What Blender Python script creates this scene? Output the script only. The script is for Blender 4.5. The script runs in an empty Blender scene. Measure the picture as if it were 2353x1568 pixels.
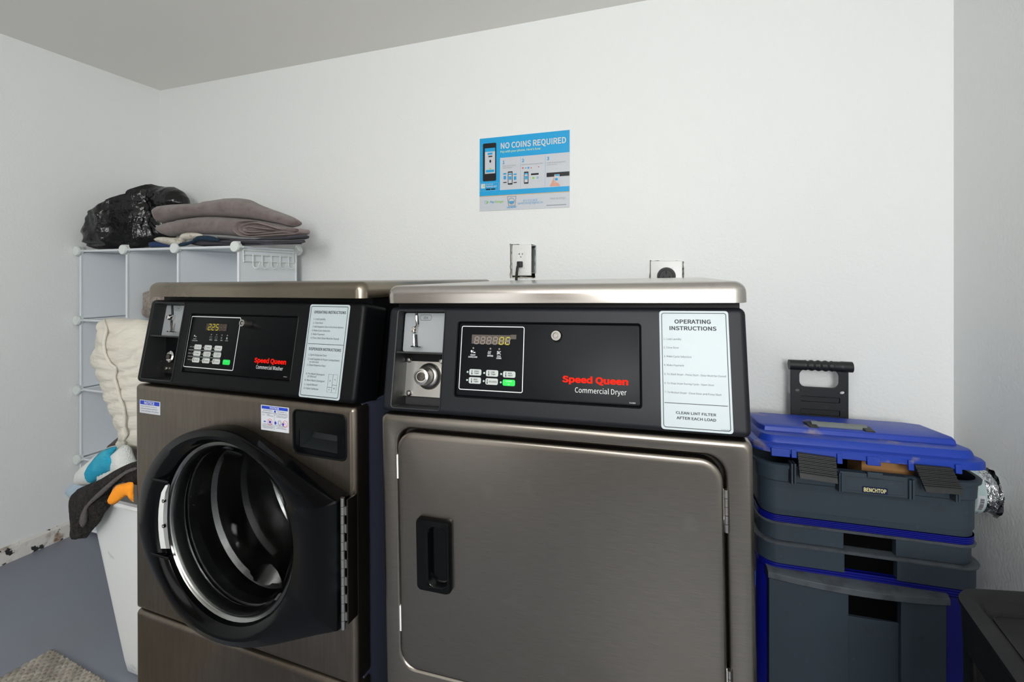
import bpy, bmesh, math, random
from mathutils import Vector, Matrix, noise, geometry

random.seed(7)
SC = bpy.context.scene
COL = SC.collection

# ---------------------------------------------------------------- camera
H = 1.2                      # eye height
FPX, CX, HY, A = 1083.65, 1176.5, 633.0, 0.3365
CA, SA = math.cos(A), math.sin(A)
cam_d = bpy.data.cameras.new('camera')
cam = bpy.data.objects.new('camera', cam_d)
COL.objects.link(cam)
cam.location = (0, 0, H)
cam.rotation_euler = (math.pi / 2, 0, A)
cam_d.sensor_width = 36
cam_d.lens = FPX * 36 / 2353
cam_d.shift_y = -(784 - HY) / 2353
cam_d.clip_start = 0.02
SC.camera = cam

# room extents (metres), the room's own axes
XL, XR, YB, YF, ZC = -2.647, 0.789, 1.785, -1.75, 2.203

# ---------------------------------------------------------------- light
world = bpy.data.worlds.new('daylight')
SC.world = world
world.use_nodes = True
bg = world.node_tree.nodes['Background']
bg.inputs[0].default_value = (0.92, 0.95, 0.96, 1)
bg.inputs[1].default_value = 0.9

def area_light(name, loc, rot, sx, sy, power, col):
    d = bpy.data.lights.new(name, 'AREA')
    d.shape = 'RECTANGLE'; d.size = sx; d.size_y = sy; d.energy = power; d.color = col
    o = bpy.data.objects.new(name, d); COL.objects.link(o)
    o.location = loc; o.rotation_euler = rot
    return o
# daylight that enters through the window and the open door behind the camera
area_light('window_daylight', (0.37, YF - 0.10, 1.60), (math.radians(90), 0, 0), 0.68, 0.85, 52, (0.985, 0.995, 0.995))
area_light('door_daylight', (-1.35, YF - 0.10, 1.05), (math.radians(90), 0, 0), 0.80, 1.95, 3, (1.0, 0.97, 0.92))
# unseen fill light added behind the camera to brighten room and ceiling
_pd = bpy.data.lights.new('added_fill_light', 'POINT'); _pd.energy = 14; _pd.shadow_soft_size = 0.14; _pd.color = (1.0, 0.98, 0.955)
_po = bpy.data.objects.new('added_fill_light', _pd); COL.objects.link(_po); _po.location = (-0.45, -0.55, ZC - 0.40)

vs = SC.view_settings
vs.view_transform = 'Standard'; vs.look = 'None'; vs.gamma = 1.0; vs.use_curve_mapping = False
vs.exposure = 0.24
SC.cycles.max_bounces = 8
SC.cycles.diffuse_bounces = 5
SC.cycles.sample_clamp_indirect = 4.0

# ---------------------------------------------------------------- geometry helpers
C2W = Matrix.Translation((0, 0, H)) @ Matrix(((CA, -SA, 0, 0), (SA, CA, 0, 0), (0, 0, 1, 0), (0, 0, 0, 1)))

def ray(px, py):
    X = (px - CX) / FPX; Z = -(py - HY) / FPX
    return Vector((X * CA - SA, X * SA + CA, Z))

def at_z(px, py, z):
    d = ray(px, py); t = (z - H) / d.z
    return Vector((0, 0, H)) + d * t

class Frame:
    def __init__(s, M):
        s.M = M; s.I = M.inverted()
    def uv(s, px, py, y=0.0):
        o = s.I @ Vector((0, 0, H)); d = s.I.to_3x3() @ ray(px, py)
        p = o + d * ((y - o.y) / d.y)
        return (p.x, p.z)
    def rect(s, tl, br, y=0.0):
        a = s.uv(*tl, y); b = s.uv(*br, y)
        return (min(a[0], b[0]), max(a[0], b[0]), min(a[1], b[1]), max(a[1], b[1]))
    def sub(s, M2):
        return Frame(s.M @ M2)

def zm(ox, oy, sc):
    return lambda x, y: (ox + x / sc, oy + y / sc)

def rr(x0, x1, z0, z1, r, n=5):
    r = max(min(r, (x1 - x0) / 2 - 1e-5, (z1 - z0) / 2 - 1e-5), 1e-5)
    out = []
    for cx, cz, a0 in ((x1 - r, z1 - r, 0), (x0 + r, z1 - r, 90), (x0 + r, z0 + r, 180), (x1 - r, z0 + r, 270)):
        for i in range(n + 1):
            a = math.radians(a0 + 90 * i / n)
            out.append((cx + r * math.cos(a), cz + r * math.sin(a)))
    return out

def circ(cx, cz, r, n=32, rz=None):
    return [(cx + r * math.cos(2 * math.pi * i / n), cz + (rz or r) * math.sin(2 * math.pi * i / n)) for i in range(n)]

try:
    _fd = bpy.utils.system_resource('DATAFILES', path='fonts')
    FONT = bpy.data.fonts.load(_fd + '/Noto Sans CJK Regular.woff2')      # ships with Blender
except Exception:
    FONT = None
CAPH = [0.7]

class MB:
    def __init__(s, frame=None):
        s.bm = bmesh.new(); s.f = frame
    def poly(s, pts):
        vs = [s.bm.verts.new(p) for p in pts]
        try: s.bm.faces.new(vs)
        except ValueError: pass
    def loft(s, loops, cap0=True, cap1=True, close=True):
        L = [[s.bm.verts.new(p) for p in lp] for lp in loops]
        n = len(L[0])
        for a, b in zip(L, L[1:]):
            for i in range(n if close else n - 1):
                j = (i + 1) % n
                try: s.bm.faces.new((a[i], a[j], b[j], b[i]))
                except ValueError: pass
        if cap0: s.bm.faces.new(list(reversed(L[0])))
        if cap1: s.bm.faces.new(L[-1])
        return s
    def box(s, x0, x1, y0, y1, z0, z1):
        s.loft([[(x0, y0, z), (x1, y0, z), (x1, y1, z), (x0, y1, z)] for z in (z0, z1)])
        return s
    def ploft(s, x0, x1, z0, z1, r, prof, n=5, cap0=True, cap1=True):
        # rounded rectangle in x/z; prof = [(inset, y), ...]
        s.loft([[(p[0], y, p[1]) for p in rr(x0 + i, x1 - i, z0 + i, z1 - i, max(r - i, 0.0004), n)] for i, y in prof], cap0, cap1)
        return s
    def zloft(s, x0, x1, y0, y1, r, prof, n=5, cap0=True, cap1=True):
        # rounded rectangle in x/y; prof = [(inset, z), ...]
        s.loft([[(p[0], p[1], z) for p in rr(x0 + i, x1 - i, y0 + i, y1 - i, max(r - i, 0.0004), n)] for i, z in prof], cap0, cap1)
        return s
    def prism(s, pts, y0, y1):
        s.loft([[(p[0], y, p[1]) for p in pts] for y in (y1, y0)])
        return s
    def lathe(s, cx, cz, prof, n=40, cap0=False, cap1=True):
        # around the y axis; prof = [(radius, y), ...]
        s.loft([[(p[0], y, p[1]) for p in circ(cx, cz, r, n)] for r, y in prof], cap0, cap1)
        return s
    def holes(s, outer, holes, y0, y1, sides=True):
        pts = []; edges = []
        for lp in [outer] + holes:
            b = len(pts); pts += [Vector(p) for p in lp]; n = len(lp)
            edges += [(b + i, b + (i + 1) % n) for i in range(n)]
        r = geometry.delaunay_2d_cdt(pts, edges, [], 0, 1e-7)
        V = r[0]
        for y in ((y0, y1) if sides else (y0,)):
            vv = [s.bm.verts.new((v.x, y, v.y)) for v in V]
            for f in r[2]:
                c = sum((V[i] for i in f), Vector((0, 0))) / len(f)
                if inpoly(c, outer) and not any(inpoly(c, h) for h in holes):
                    try: s.bm.faces.new([vv[i] for i in f])
                    except ValueError: pass
        if sides:
            for lp in [outer] + holes:
                s.loft([[(p[0], y, p[1]) for p in lp] for y in (y0, y1)], False, False)
        return s
    def tube(s, pts, r, n=8, cap=True):
        pts = [Vector(p) for p in pts]; loops = []
        up = Vector((0, 0, 1)); prev = None
        for i, p in enumerate(pts):
            t = (pts[min(i + 1, len(pts) - 1)] - pts[max(i - 1, 0)]).normalized()
            if prev is None:
                a = t.cross(up)
                if a.length < 0.1: a = t.cross(Vector((1, 0, 0)))
            else:
                a = prev - t * prev.dot(t)
            a.normalize(); prev = a; b = t.cross(a)
            rad = r[i] if isinstance(r, (list, tuple)) else r
            loops.append([p + (a * math.cos(2 * math.pi * k / n) + b * math.sin(2 * math.pi * k / n)) * rad for k in range(n)])
        s.loft(loops, cap, cap)
        return s
    def text(s, txt, pL, pR, ptop, y=-0.0006, bold=0.0, shear=0.0, fr=None):
        # lettering whose baseline runs pL -> pR (pixels of one frame plane); ptop = pixel y of the cap line above pL
        fr = fr or s.f
        a = fr.uv(*pL); b = fr.uv(*pR); t = fr.uv(pL[0], ptop)
        s.textbox(txt, a[0], b[0], a[1], t[1], y, bold, shear); return s
    def textbox(s, txt, x0, x1, z0, z1, y=-0.0006, bold=0.0, shear=0.0):
        cu = bpy.data.curves.new('t', 'FONT'); cu.body = txt; cu.resolution_u = 3; cu.offset = bold * (0.5 if FONT else 1); cu.shear = shear
        if FONT: cu.font = FONT
        o = bpy.data.objects.new('t', cu); COL.objects.link(o)
        bpy.context.view_layer.update()
        me = bpy.data.meshes.new_from_object(o.evaluated_get(bpy.context.evaluated_depsgraph_get()))
        bpy.data.objects.remove(o)
        xs = [v.co.x for v in me.vertices]
        if xs:
            mn, mx = min(xs), max(xs); k = (x1 - x0) / (mx - mn); kz = (z1 - z0) / CAPH[0]
            for v in me.vertices:
                v.co = Vector((x0 + (v.co.x - mn) * k, y, z0 + v.co.y * kz))
            s.bm.from_mesh(me)
        bpy.data.meshes.remove(me); bpy.data.curves.remove(cu)
    def lineloop(s, pts, w, y):
        # flat outline of width w around a closed 2D loop
        n = len(pts); inner = []
        for i in range(n):
            p = Vector(pts[i]); t = Vector(pts[(i + 1) % n]) - Vector(pts[i - 1]); t.normalize()
            inner.append((p.x - t.y * w, p.y + t.x * w))
        s.loft([[(p[0], y, p[1]) for p in pts], [(p[0], y, p[1]) for p in inner]], False, False)
        return s
    def quad(s, x0, x1, z0, z1, y):
        s.poly([(x0, y, z0), (x1, y, z0), (x1, y, z1), (x0, y, z1)]); return s
    def qpx(s, tl, br, y=-0.0006, fr=None):
        s.quad(*(fr or s.f).rect(tl, br), y); return s
    def each(s, name, mat, root):
        # every connected piece becomes a part of its own
        s.bm.verts.ensure_lookup_table(); seen = set(); out = []
        for v0 in list(s.bm.verts):
            if v0 in seen: continue
            st_ = [v0]; comp = []; seen.add(v0)
            while st_:
                v = st_.pop(); comp.append(v)
                for e in v.link_edges:
                    w_ = e.other_vert(v)
                    if w_ not in seen: seen.add(w_); st_.append(w_)
            m2 = MB(s.f); mp = {v: m2.bm.verts.new(v.co) for v in comp}
            for f in {f for v in comp for f in v.link_faces}: m2.bm.faces.new([mp[v] for v in f.verts])
            out.append(m2.build(name, mat, root))
        s.bm.free(); return out
    def build(s, name, mat, root=None, bevel=0, seg=3, sharp=38, subsurf=0, parent_space=None):
        bmesh.ops.remove_doubles(s.bm, verts=s.bm.verts, dist=1e-6)
        bmesh.ops.recalc_face_normals(s.bm, faces=s.bm.faces)
        ys = [v.co.y for v in s.bm.verts]; planar = bool(ys) and max(ys) - min(ys) < 2.5e-3 and (max(v.co.z for v in s.bm.verts) - min(v.co.z for v in s.bm.verts)) > 6e-4
        if planar:
            for f in s.bm.faces:
                f.normal_update()
                if max(v.co.y for v in f.verts) - min(v.co.y for v in f.verts) < 1e-6 and f.normal.y > 0 and not any(len(e.link_faces) > 1 and abs(e.link_faces[0].normal.y) < .5 for e in f.edges): f.normal_flip()
        base = parent_space or root
        M = s.f.M if s.f else Matrix.Identity(4)
        if base is not None: M = WM[base.name].inverted() @ M
        for v in s.bm.verts: v.co = M @ v.co
        for f in s.bm.faces: f.smooth = not planar
        for e in s.bm.edges:
            if len(e.link_faces) == 2 and e.calc_face_angle(0) > math.radians(sharp): e.smooth = False
        me = bpy.data.meshes.new(name); s.bm.to_mesh(me); s.bm.free()
        o = bpy.data.objects.new(name, me); COL.objects.link(o)
        me.materials.append(mat)
        if root is not None:
            o.parent = root
            WM[o.name] = WM[root.name]
        else: WM[o.name] = Matrix.Identity(4)
        if bevel:
            m = o.modifiers.new('bevel', 'BEVEL'); m.width = bevel; m.segments = seg; m.limit_method = 'ANGLE'
            m.angle_limit = math.radians(40); m.harden_normals = True
        if subsurf:
            m = o.modifiers.new('sub', 'SUBSURF'); m.levels = subsurf; m.render_levels = subsurf
        return o
WM = {}
_b = MB(); _b.textbox('H', 0, 1, 0, .7); CAPH[0] = max(v.co.z for v in _b.bm.verts); _b.bm.free()

def inpoly(p, poly):
    x, y = p[0], p[1]; c = False; n = len(poly); j = n - 1
    for i in range(n):
        xi, yi = poly[i][0], poly[i][1]; xj, yj = poly[j][0], poly[j][1]
        if (yi > y) != (yj > y) and x < (xj - xi) * (y - yi) / (yj - yi) + xi: c = not c
        j = i
    return c

def segdist(p, a, b):
    ab = b - a; t = max(0, min(1, (p - a).dot(ab) / max(ab.dot(ab), 1e-12)))
    return (p - a - ab * t).length

def smooth_outline(pts, k=6):
    # closed Catmull-Rom through the points
    n = len(pts); out = []
    for i in range(n):
        p0, p1, p2, p3 = (Vector(pts[(i + q) % n]) for q in (-1, 0, 1, 2))
        for j in range(k):
            t = j / k
            out.append(0.5 * ((2 * p1) + (p2 - p0) * t + (2 * p0 - 5 * p1 + 4 * p2 - p3) * t * t + (3 * p1 - p0 - 3 * p2 + p3) * t ** 3))
    return out

def inflate(mb, pts, T, R, Tb=None, amp=0.0, sc=10.0, step=0.012, fold=None, seed=0, smooth=4, bias=None):
    """a soft body with the outline pts (x/z) and real depth: front swells by T, back by Tb"""
    Tb = T if Tb is None else Tb
    P = smooth_outline([Vector(p) for p in pts], smooth)
    Q = []
    for i in range(len(P)):
        a, b = P[i], P[(i + 1) % len(P)]; k = max(1, int((b - a).length / step))
        Q += [a.lerp(b, j / k) for j in range(k)]
    n = len(Q); edges = [(i, (i + 1) % n) for i in range(n)]
    x0 = min(q.x for q in Q); x1 = max(q.x for q in Q); z0 = min(q.y for q in Q); z1 = max(q.y for q in Q)
    inner = []
    z = z0; row = 0
    while z < z1:
        x = x0 + (step / 2 if row % 2 else 0)
        while x < x1:
            v = Vector((x, z))
            if inpoly(v, Q) and min(segdist(v, Q[i], Q[(i + 1) % n]) for i in range(n)) > step * 0.45: inner.append(v)
            x += step
        z += step * 0.87; row += 1
    r = geometry.delaunay_2d_cdt(Q + inner, edges, [], 1, 1e-7)
    V = r[0]; D = []
    for v in V: D.append(min(segdist(v, Q[i], Q[(i + 1) % n]) for i in range(n)))
    front = []; back = []
    for v, d in zip(V, D):
        k = max(0.0, 1 - min(d / R, 1)); h = math.sqrt(max(0, 1 - k * k))
        nz = noise.fractal(Vector((v.x * sc, v.y * sc, seed)), 1.0, 2.0, 4) * amp
        f = fold(v.x, v.y) if fold else 0.0
        e = min(1, d / (R * 0.35 + 1e-6))
        b0 = bias(v.x, v.y) if bias else 0.0
        yf = b0 - h * T - (nz + f) * e
        yb = b0 + h * Tb
        if d < 1e-5:
            q = mb.bm.verts.new((v.x, b0, v.y)); front.append(q); back.append(q)
        else:
            front.append(mb.bm.verts.new((v.x, yf, v.y))); back.append(mb.bm.verts.new((v.x, yb, v.y)))
    for f in r[2]:
        for side, rev in ((front, False), (back, True)):
            vv = [side[i] for i in f]
            if rev: vv.reverse()
            try: mb.bm.faces.new(vv)
            except ValueError: pass
    return mb

def tag(o, label=None, cat=None, group=None, kind=None):
    if label: o['label'] = label
    if cat: o['category'] = cat
    if group: o['group'] = group
    if kind: o['kind'] = kind
    return o

def thing(name, M, label, cat, group=None):
    o = bpy.data.objects.new(name, None); COL.objects.link(o)
    o.empty_display_size = 0.05
    o.matrix_world = M; WM[o.name] = M.copy()
    return tag(o, label, cat, group)

# ---------------------------------------------------------------- materials
def lin(c):
    if isinstance(c, str):
        c = [int(c[i:i + 2], 16) / 255 for i in (0, 2, 4)]
    return tuple(((v + 0.055) / 1.055) ** 2.4 if v > 0.04045 else v / 12.92 for v in c) + (1,)

def mat(name, col, rough=0.5, metal=0.0, bump=None, var=None, coat=0.0, emit=None, spec=None, trans=0.0, sheen=0.0,
        rvar=None, stretch=None, ior=None, blotch=None, sss=0.0):
    """bump=(scale,strength,distance[,detail]); var=(colour2,scale,lo,hi); stretch=(sx,sy,sz) on the noise coordinates"""
    m = bpy.data.materials.new(name); m.use_nodes = True
    nt = m.node_tree; N = nt.nodes; L = nt.links; b = N['Principled BSDF']
    b.inputs['Base Color'].default_value = lin(col)
    b.inputs['Roughness'].default_value = rough; b.inputs['Metallic'].default_value = metal
    if coat: b.inputs['Coat Weight'].default_value = coat; b.inputs['Coat Roughness'].default_value = 0.05
    if spec is not None: b.inputs['Specular IOR Level'].default_value = spec
    if trans: b.inputs['Transmission Weight'].default_value = trans
    if ior: b.inputs['IOR'].default_value = ior
    if sheen:
        b.inputs['Sheen Weight'].default_value = sheen; b.inputs['Sheen Roughness'].default_value = 0.4
    if emit:
        b.inputs['Emission Color'].default_value = lin(emit[0]); b.inputs['Emission Strength'].default_value = emit[1]
    tc = N.new('ShaderNodeTexCoord'); src = tc.outputs['Object']
    if stretch:
        mp = N.new('ShaderNodeMapping'); mp.inputs['Scale'].default_value = stretch; L.new(src, mp.inputs[0]); ssrc = mp.outputs[0]
    else: ssrc = src
    def ns(scale, detail=4, s=None):
        n = N.new('ShaderNodeTexNoise'); n.inputs['Scale'].default_value = scale; n.inputs['Detail'].default_value = detail
        L.new(s or ssrc, n.inputs['Vector']); return n
    colsock = None
    def mix(a_sock, a_col, b_col, fac):
        mx = N.new('ShaderNodeMix'); mx.data_type = 'RGBA'
        if a_sock: L.new(a_sock, mx.inputs[6])
        else: mx.inputs[6].default_value = a_col
        mx.inputs[7].default_value = b_col; L.new(fac, mx.inputs[0]); return mx.outputs[2]
    for q in ([var] if var else []) + (blotch or []):
        n = ns(q[1], 6, None if q is var else src)
        r = N.new('ShaderNodeMapRange'); r.inputs[1].default_value = q[2]; r.inputs[2].default_value = q[3]
        L.new(n.outputs[0], r.inputs[0])
        fac = r.outputs[0]
        if len(q) > 4:
            mm = N.new('ShaderNodeMath'); mm.operation = 'MULTIPLY'; mm.inputs[1].default_value = q[4]; L.new(fac, mm.inputs[0]); fac = mm.outputs[0]
        colsock = mix(colsock, lin(col), lin(q[0]), fac)
    if colsock: L.new(colsock, b.inputs['Base Color'])
    if rvar:
        n = ns(rvar[0], 5); r = N.new('ShaderNodeMapRange'); r.inputs[1].default_value = .3; r.inputs[2].default_value = .7
        r.inputs[3].default_value = rvar[1]; r.inputs[4].default_value = rvar[2]
        L.new(n.outputs[0], r.inputs[0]); L.new(r.outputs[0], b.inputs['Roughness'])
    if bump:
        n = ns(bump[0], bump[3] if len(bump) > 3 else 4)
        bp = N.new('ShaderNodeBump'); bp.inputs['Strength'].default_value = bump[1]; bp.inputs['Distance'].default_value = bump[2]
        L.new(n.outputs[0], bp.inputs['Height']); L.new(bp.outputs[0], b.inputs['Normal'])
    return m

M_WALL = mat('wall_paint', 'e8eae9', 0.75, bump=(110, 0.4, 0.003, 3))
M_CEIL = mat('ceiling_paint', 'eceae6', 0.85, bump=(60, 0.15, 0.002, 3))
M_FLOOR = mat('floor_paint', '7f8390', 0.42, bump=(30, 0.12, 0.002), var=('7c8087', 2.2, .35, .7), blotch=[('a9adb2', 40, .70, .80, .4), ('4b5058', 90, .72, .80, .5)])
M_BASE = mat('chipped_trim', 'dcd9d4', 0.7, bump=(45, 0.7, 0.006), var=('9b8d80', 16, .5, .68), blotch=[('2b2b2c', 26, .585, .62), ('8a6d55', 14, .60, .68)])
M_CAVITY = mat('wall_cavity', '2a2826', 0.9)
M_PLASTER = mat('broken_plaster', 'cfc9be', 0.95, bump=(120, .8, .004), var=('8d8478', 70, .5, .65))
M_STEEL_D = mat('stainless_dryer', '858078', 0.30, 1.0, var=('8f8981', 30, .35, .65), stretch=(1, 1, 40), blotch=[('b0ada8', 11, .64, .80, .35), ('847d74', 2.5, .42, .7, .6)])
M_STEEL_W = mat('stainless_washer', '827a6f', 0.33, 1.0, var=('7a7166', 14, .35, .65), stretch=(9, 9, 1), blotch=[('62594f', 3.2, .42, .68, .6), ('958c80', 12, .64, .78, .35)])
M_STEEL_L = mat('stainless_lid', 'c2beb8', 0.24, 1.0, rvar=(4, .20, .28), stretch=(1, 1, 20))
M_STEEL_WL = mat('stainless_washer_lid', '8c8375', 0.30, 1.0, rvar=(4, .24, .36), blotch=[('6f675b', 6, .42, .7, .7)])
M_CHROME = mat('chrome', 'e6e4e0', 0.08, 1.0)
M_CHROME_S = mat('chrome_soft', 'b4b2ad', 0.30, 1.0)
M_DARKMET = mat('dark_metal', '5a5752', 0.3, 1.0)
M_BLACK = mat('black_textured_plastic', '07080a', 0.45, spec=.16, bump=(900, 0.2, 0.0004), blotch=[('2a2d32', 5, .66, .80, .4)])
M_BLACKD = mat('charcoal_textured_plastic', '121419', 0.48, spec=.28, bump=(900, 0.3, 0.0004))
M_GLOSS = mat('gloss_black_plastic', '050607', 0.15, spec=.22, blotch=[('2a2c2f', 7, .62, .78, .5)])
M_OVERLAY = mat('black_overlay', '040507', 0.34, spec=.12)
M_OVERLAYD = mat('dark_overlay', '090c10', 0.42, spec=.14, blotch=[('1a1e24', 8, .5, .75, .5)])
M_BAY = mat('bay_black', '191a1b', 0.5, blotch=[('8f8f8c', 60, .66, .76, .5)])
M_NAVY = mat('navy_side_panel', '3a3d4c', 0.38, blotch=[('9a9ca8', 120, .76, .80, .5)])
M_LABEL = mat('label_grey', 'a7b2b5', 0.4)
M_WHITEINK = mat('white_ink', 'cfd2d2', 0.5)
M_DIMINK = mat('dim_white_ink', '96999a', 0.5)
M_BLACKINK = mat('black_ink', '1b1e22', 0.6)
M_REDINK = mat('red_ink', 'e21c02', 0.6, spec=.1)
M_BLUEINK = mat('blue_ink', '1238b0', 0.5)
M_REDLINE = mat('red_line', 'd0303a', 0.5)
M_STICKER = mat('sticker_white', 'c6cad0', 0.4)
M_GREYP = mat('grey_paint', '8c9092', 0.5, blotch=[('95989a', 9, .5, .75, .5)])
M_KEY = mat('key_white', 'b3b8b5', 0.4)
M_GREEN = mat('key_green', '0ad24a', 0.4)
M_LCD = mat('display_window', '4a423c', 0.25)
M_LCDB = mat('display_window_dark', '2a2018', 0.25)
M_SEG = mat('unlit_segment', '85796f', 0.5)
M_SEGD = mat('unlit_segment_dim', '4e4038', 0.5)
M_LIT = mat('lit_segment', 'a89a14', 0.5, emit=('e6d410', 0.12))
M_LED = mat('led_lens', '9fb3b0', 0.2)
M_WHITEP = mat('white_shelf_plastic', 'dfe4e8', 0.45, bump=(400, .1, .0005))
M_KNOB = mat('white_connector', 'dde3e0', 0.35)
M_PLATE = mat('plate_white', 'e6e7e5', 0.35)
M_GALV = mat('galvanised', '8d9696', 0.4, 0.8)
M_RUBBER = mat('black_rubber', '1d1e20', 0.55)
M_FOIL = mat('foil', 'd4d6d8', 0.13, 1.0, bump=(38, 1.0, 0.02, 5))
M_TAPE = mat('duct_tape', 'a9bcbd', 0.4)

# ---------------------------------------------------------------- room
RB = Frame(Matrix.Translation((0, YB, 0)))            # back wall, local y=0 is its face
RRM = Frame(Matrix(((0, 1, 0, XR), (-1, 0, 0, 0), (0, 0, 1, 0), (0, 0, 0, 1))))   # right wall: local x = -Y, local y = +X

def jag(pts, amp, n, seed):
    out = []; m = len(pts); rnd = random.Random(seed)
    for i in range(m):
        a, b = Vector(pts[i]), Vector(pts[(i + 1) % m])
        for j in range(n): 
            p = a.lerp(b, j / n)
            out.append((p.x + rnd.uniform(-amp, amp), p.y + rnd.uniform(-amp, amp)))
    return out

hole_a = jag([RB.uv(*p) for p in ((1172, 561), (1230, 563), (1230, 640), (1172, 640))], 0.0022, 9, 1)
hole_b = jag([RB.uv(*p) for p in ((1492, 599), (1572, 601), (1572, 668), (1492, 668))], 0.0022, 9, 2)
w = MB(RB); w.holes([(XL - .1, -.02), (XR + .1, -.02), (XR + .1, ZC + .02), (XL - .1, ZC + .02)], [hole_a, hole_b], 0, 0.016)
o = w.build('wall_back', M_WALL); tag(o, kind='structure')
def shrink(h, k, seed):
    rnd = random.Random(seed); c = sum((Vector(p) for p in h), Vector((0, 0))) / len(h); out = []
    for p in h:
        v = Vector(p) - c; L_ = v.length; out.append(tuple(c + v * ((L_ - k * rnd.uniform(.3, 1.6)) / L_)))
    return out
w = MB(RB); w.holes(rr(hole_a[0][0] - .05, hole_a[0][0] + .20, hole_a[0][1] - .25, hole_a[0][1] + .05, .01), [shrink(hole_a, .005, 4)], 0.0155, 0.024)
tag(w.build('wall_back_plaster', M_PLASTER), kind='structure')
w = MB(RB); w.holes(rr(hole_b[0][0] - .05, hole_b[0][0] + .25, hole_b[0][1] - .22, hole_b[0][1] + .05, .01), [shrink(hole_b, .005, 5)], 0.0155, 0.024)
tag(w.build('wall_back_plaster', M_PLASTER), kind='structure')
w = MB(RB); w.box(XL - .1, XR + .1, 0.10, 0.14, -.02, ZC + .02)
tag(w.build('wall_back_framing', M_CAVITY), kind='structure')

def wallhole(y, z, seed):
    return None
dz = ray(2274, 1130); tD = XR / dz.x
duct_c = Vector((0, 0, H)) + dz * tD
hole_c = [(-(duct_c.y) + (0.062 + random.uniform(-.004, .004)) * math.cos(a), duct_c.z + (0.063 + random.uniform(-.004, .004)) * math.sin(a)) for a in [i * math.pi / 20 for i in range(40)]]
w = MB(RRM); w.holes([(-YB - .1, -.02), (-YF + .1, -.02), (-YF + .1, ZC + .02), (-YB - .1, ZC + .02)], [hole_c], 0, 0.02)
tag(w.build('wall_right', M_WALL), kind='structure')
w = MB(); w.box(XR + .12, XR + .15, YF - .1, YB + .1, -.02, ZC); tag(w.build('wall_right_framing', M_CAVITY), kind='structure')
w = MB(); w.box(XL - .08, XL, YF - .1, YB, -.02, ZC + .02); tag(w.build('wall_left', M_WALL), kind='structure')
w = MB(); w.box(XL - .1, XR + .2, YF - .1, YB + .2, ZC, ZC + .06); tag(w.build('ceiling', M_CEIL), kind='structure')
w = MB(); w.box(XL - .1, XR + .2, YF - .1, YB + .2, -.06, 0); tag(w.build('floor', M_FLOOR), kind='structure')
# wall behind the camera: a window and an open door let the daylight in
FR = Frame(Matrix.Translation((0, YF, 0)))
w = MB(FR); w.holes([(XL - .1, -.02), (XR + .1, -.02), (XR + .1, ZC + .02), (XL - .1, ZC + .02)],
                    [[(.02, 1.18), (.72, 1.18), (.72, 2.02), (.02, 2.02)], [(-1.75, 0.0), (-.95, 0.0), (-.95, 2.0), (-1.75, 2.0)]], -0.08, 0)
tag(w.build('wall_front', mat('front_wall_paint', '86735f', 0.8)), kind='structure')
w = MB(FR); w.box(-.36, .76, 0, .02, 0, 1.14); tag(w.build('added_dark_panel', mat('added_panel_dark', '3b3733', .7)), kind='structure')  # unseen panel added to darken the reflection in the dryer steel
w = MB(FR)
for q in ((.02, .05, 1.18, 2.02), (.69, .72, 1.18, 2.02), (.02, .72, 1.18, 1.21), (.02, .72, 1.99, 2.02)):
    w.box(q[0], q[1], -.06, -.02, q[2], q[3])
tag(w.build('window_1', M_PLATE), kind='structure')

# chipped baseboard along the left wall
w = MB(); w.loft([[(XL, y, 0), (XL + .016, y, 0), (XL + .014, y, 0.058), (XL + .006, y, 0.064), (XL, y, 0.066)] for y in (YF, YB)])
tag(w.build('baseboard_left', M_BASE), kind='structure')

# ---------------------------------------------------------------- fixture added for the unseen fill light
LM = Matrix.Translation((-0.45, -0.55, ZC))
t = thing('added_fill_lamp', LM, 'round white lamp added on the unseen part of the ceiling for fill light', 'lamp')
w = MB(Frame(LM @ Matrix.Rotation(math.pi / 2, 4, 'X'))); w.lathe(0, 0, [(0.001, 0), (.2, 0), (.2, -.03), (.19, -.045), (.001, -.045)], cap1=False)
w.build('fill_lamp_base', M_PLATE, t)

# ================================================================= the two machines
W_ = 0.683
BB, CC, TT = 0.0397, 0.2145, 0.041
LP = math.hypot(BB, CC)

def rotm(yaw, roll, pitch):
    c, s = math.cos(yaw), math.sin(yaw); Rz = Matrix(((c, s, 0), (-s, c, 0), (0, 0, 1)))
    c, s = math.cos(roll), math.sin(roll); Ry = Matrix(((c, 0, -s), (0, 1, 0), (s, 0, c)))
    c, s = math.cos(pitch), math.sin(pitch); Rx = Matrix(((1, 0, 0), (0, c, -s), (0, s, c)))
    return (Rz @ Ry @ Rx).to_4x4()

def panel_frame(B):
    ey = Vector((0, CC, -BB)) / LP; ez = Vector((0, BB, CC)) / LP
    return B.sub(Matrix(((1, 0, 0, 0), (0, ey.y, ez.y, 0), (0, ey.z, ez.z, 0), (0, 0, 0, 1))))

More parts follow.
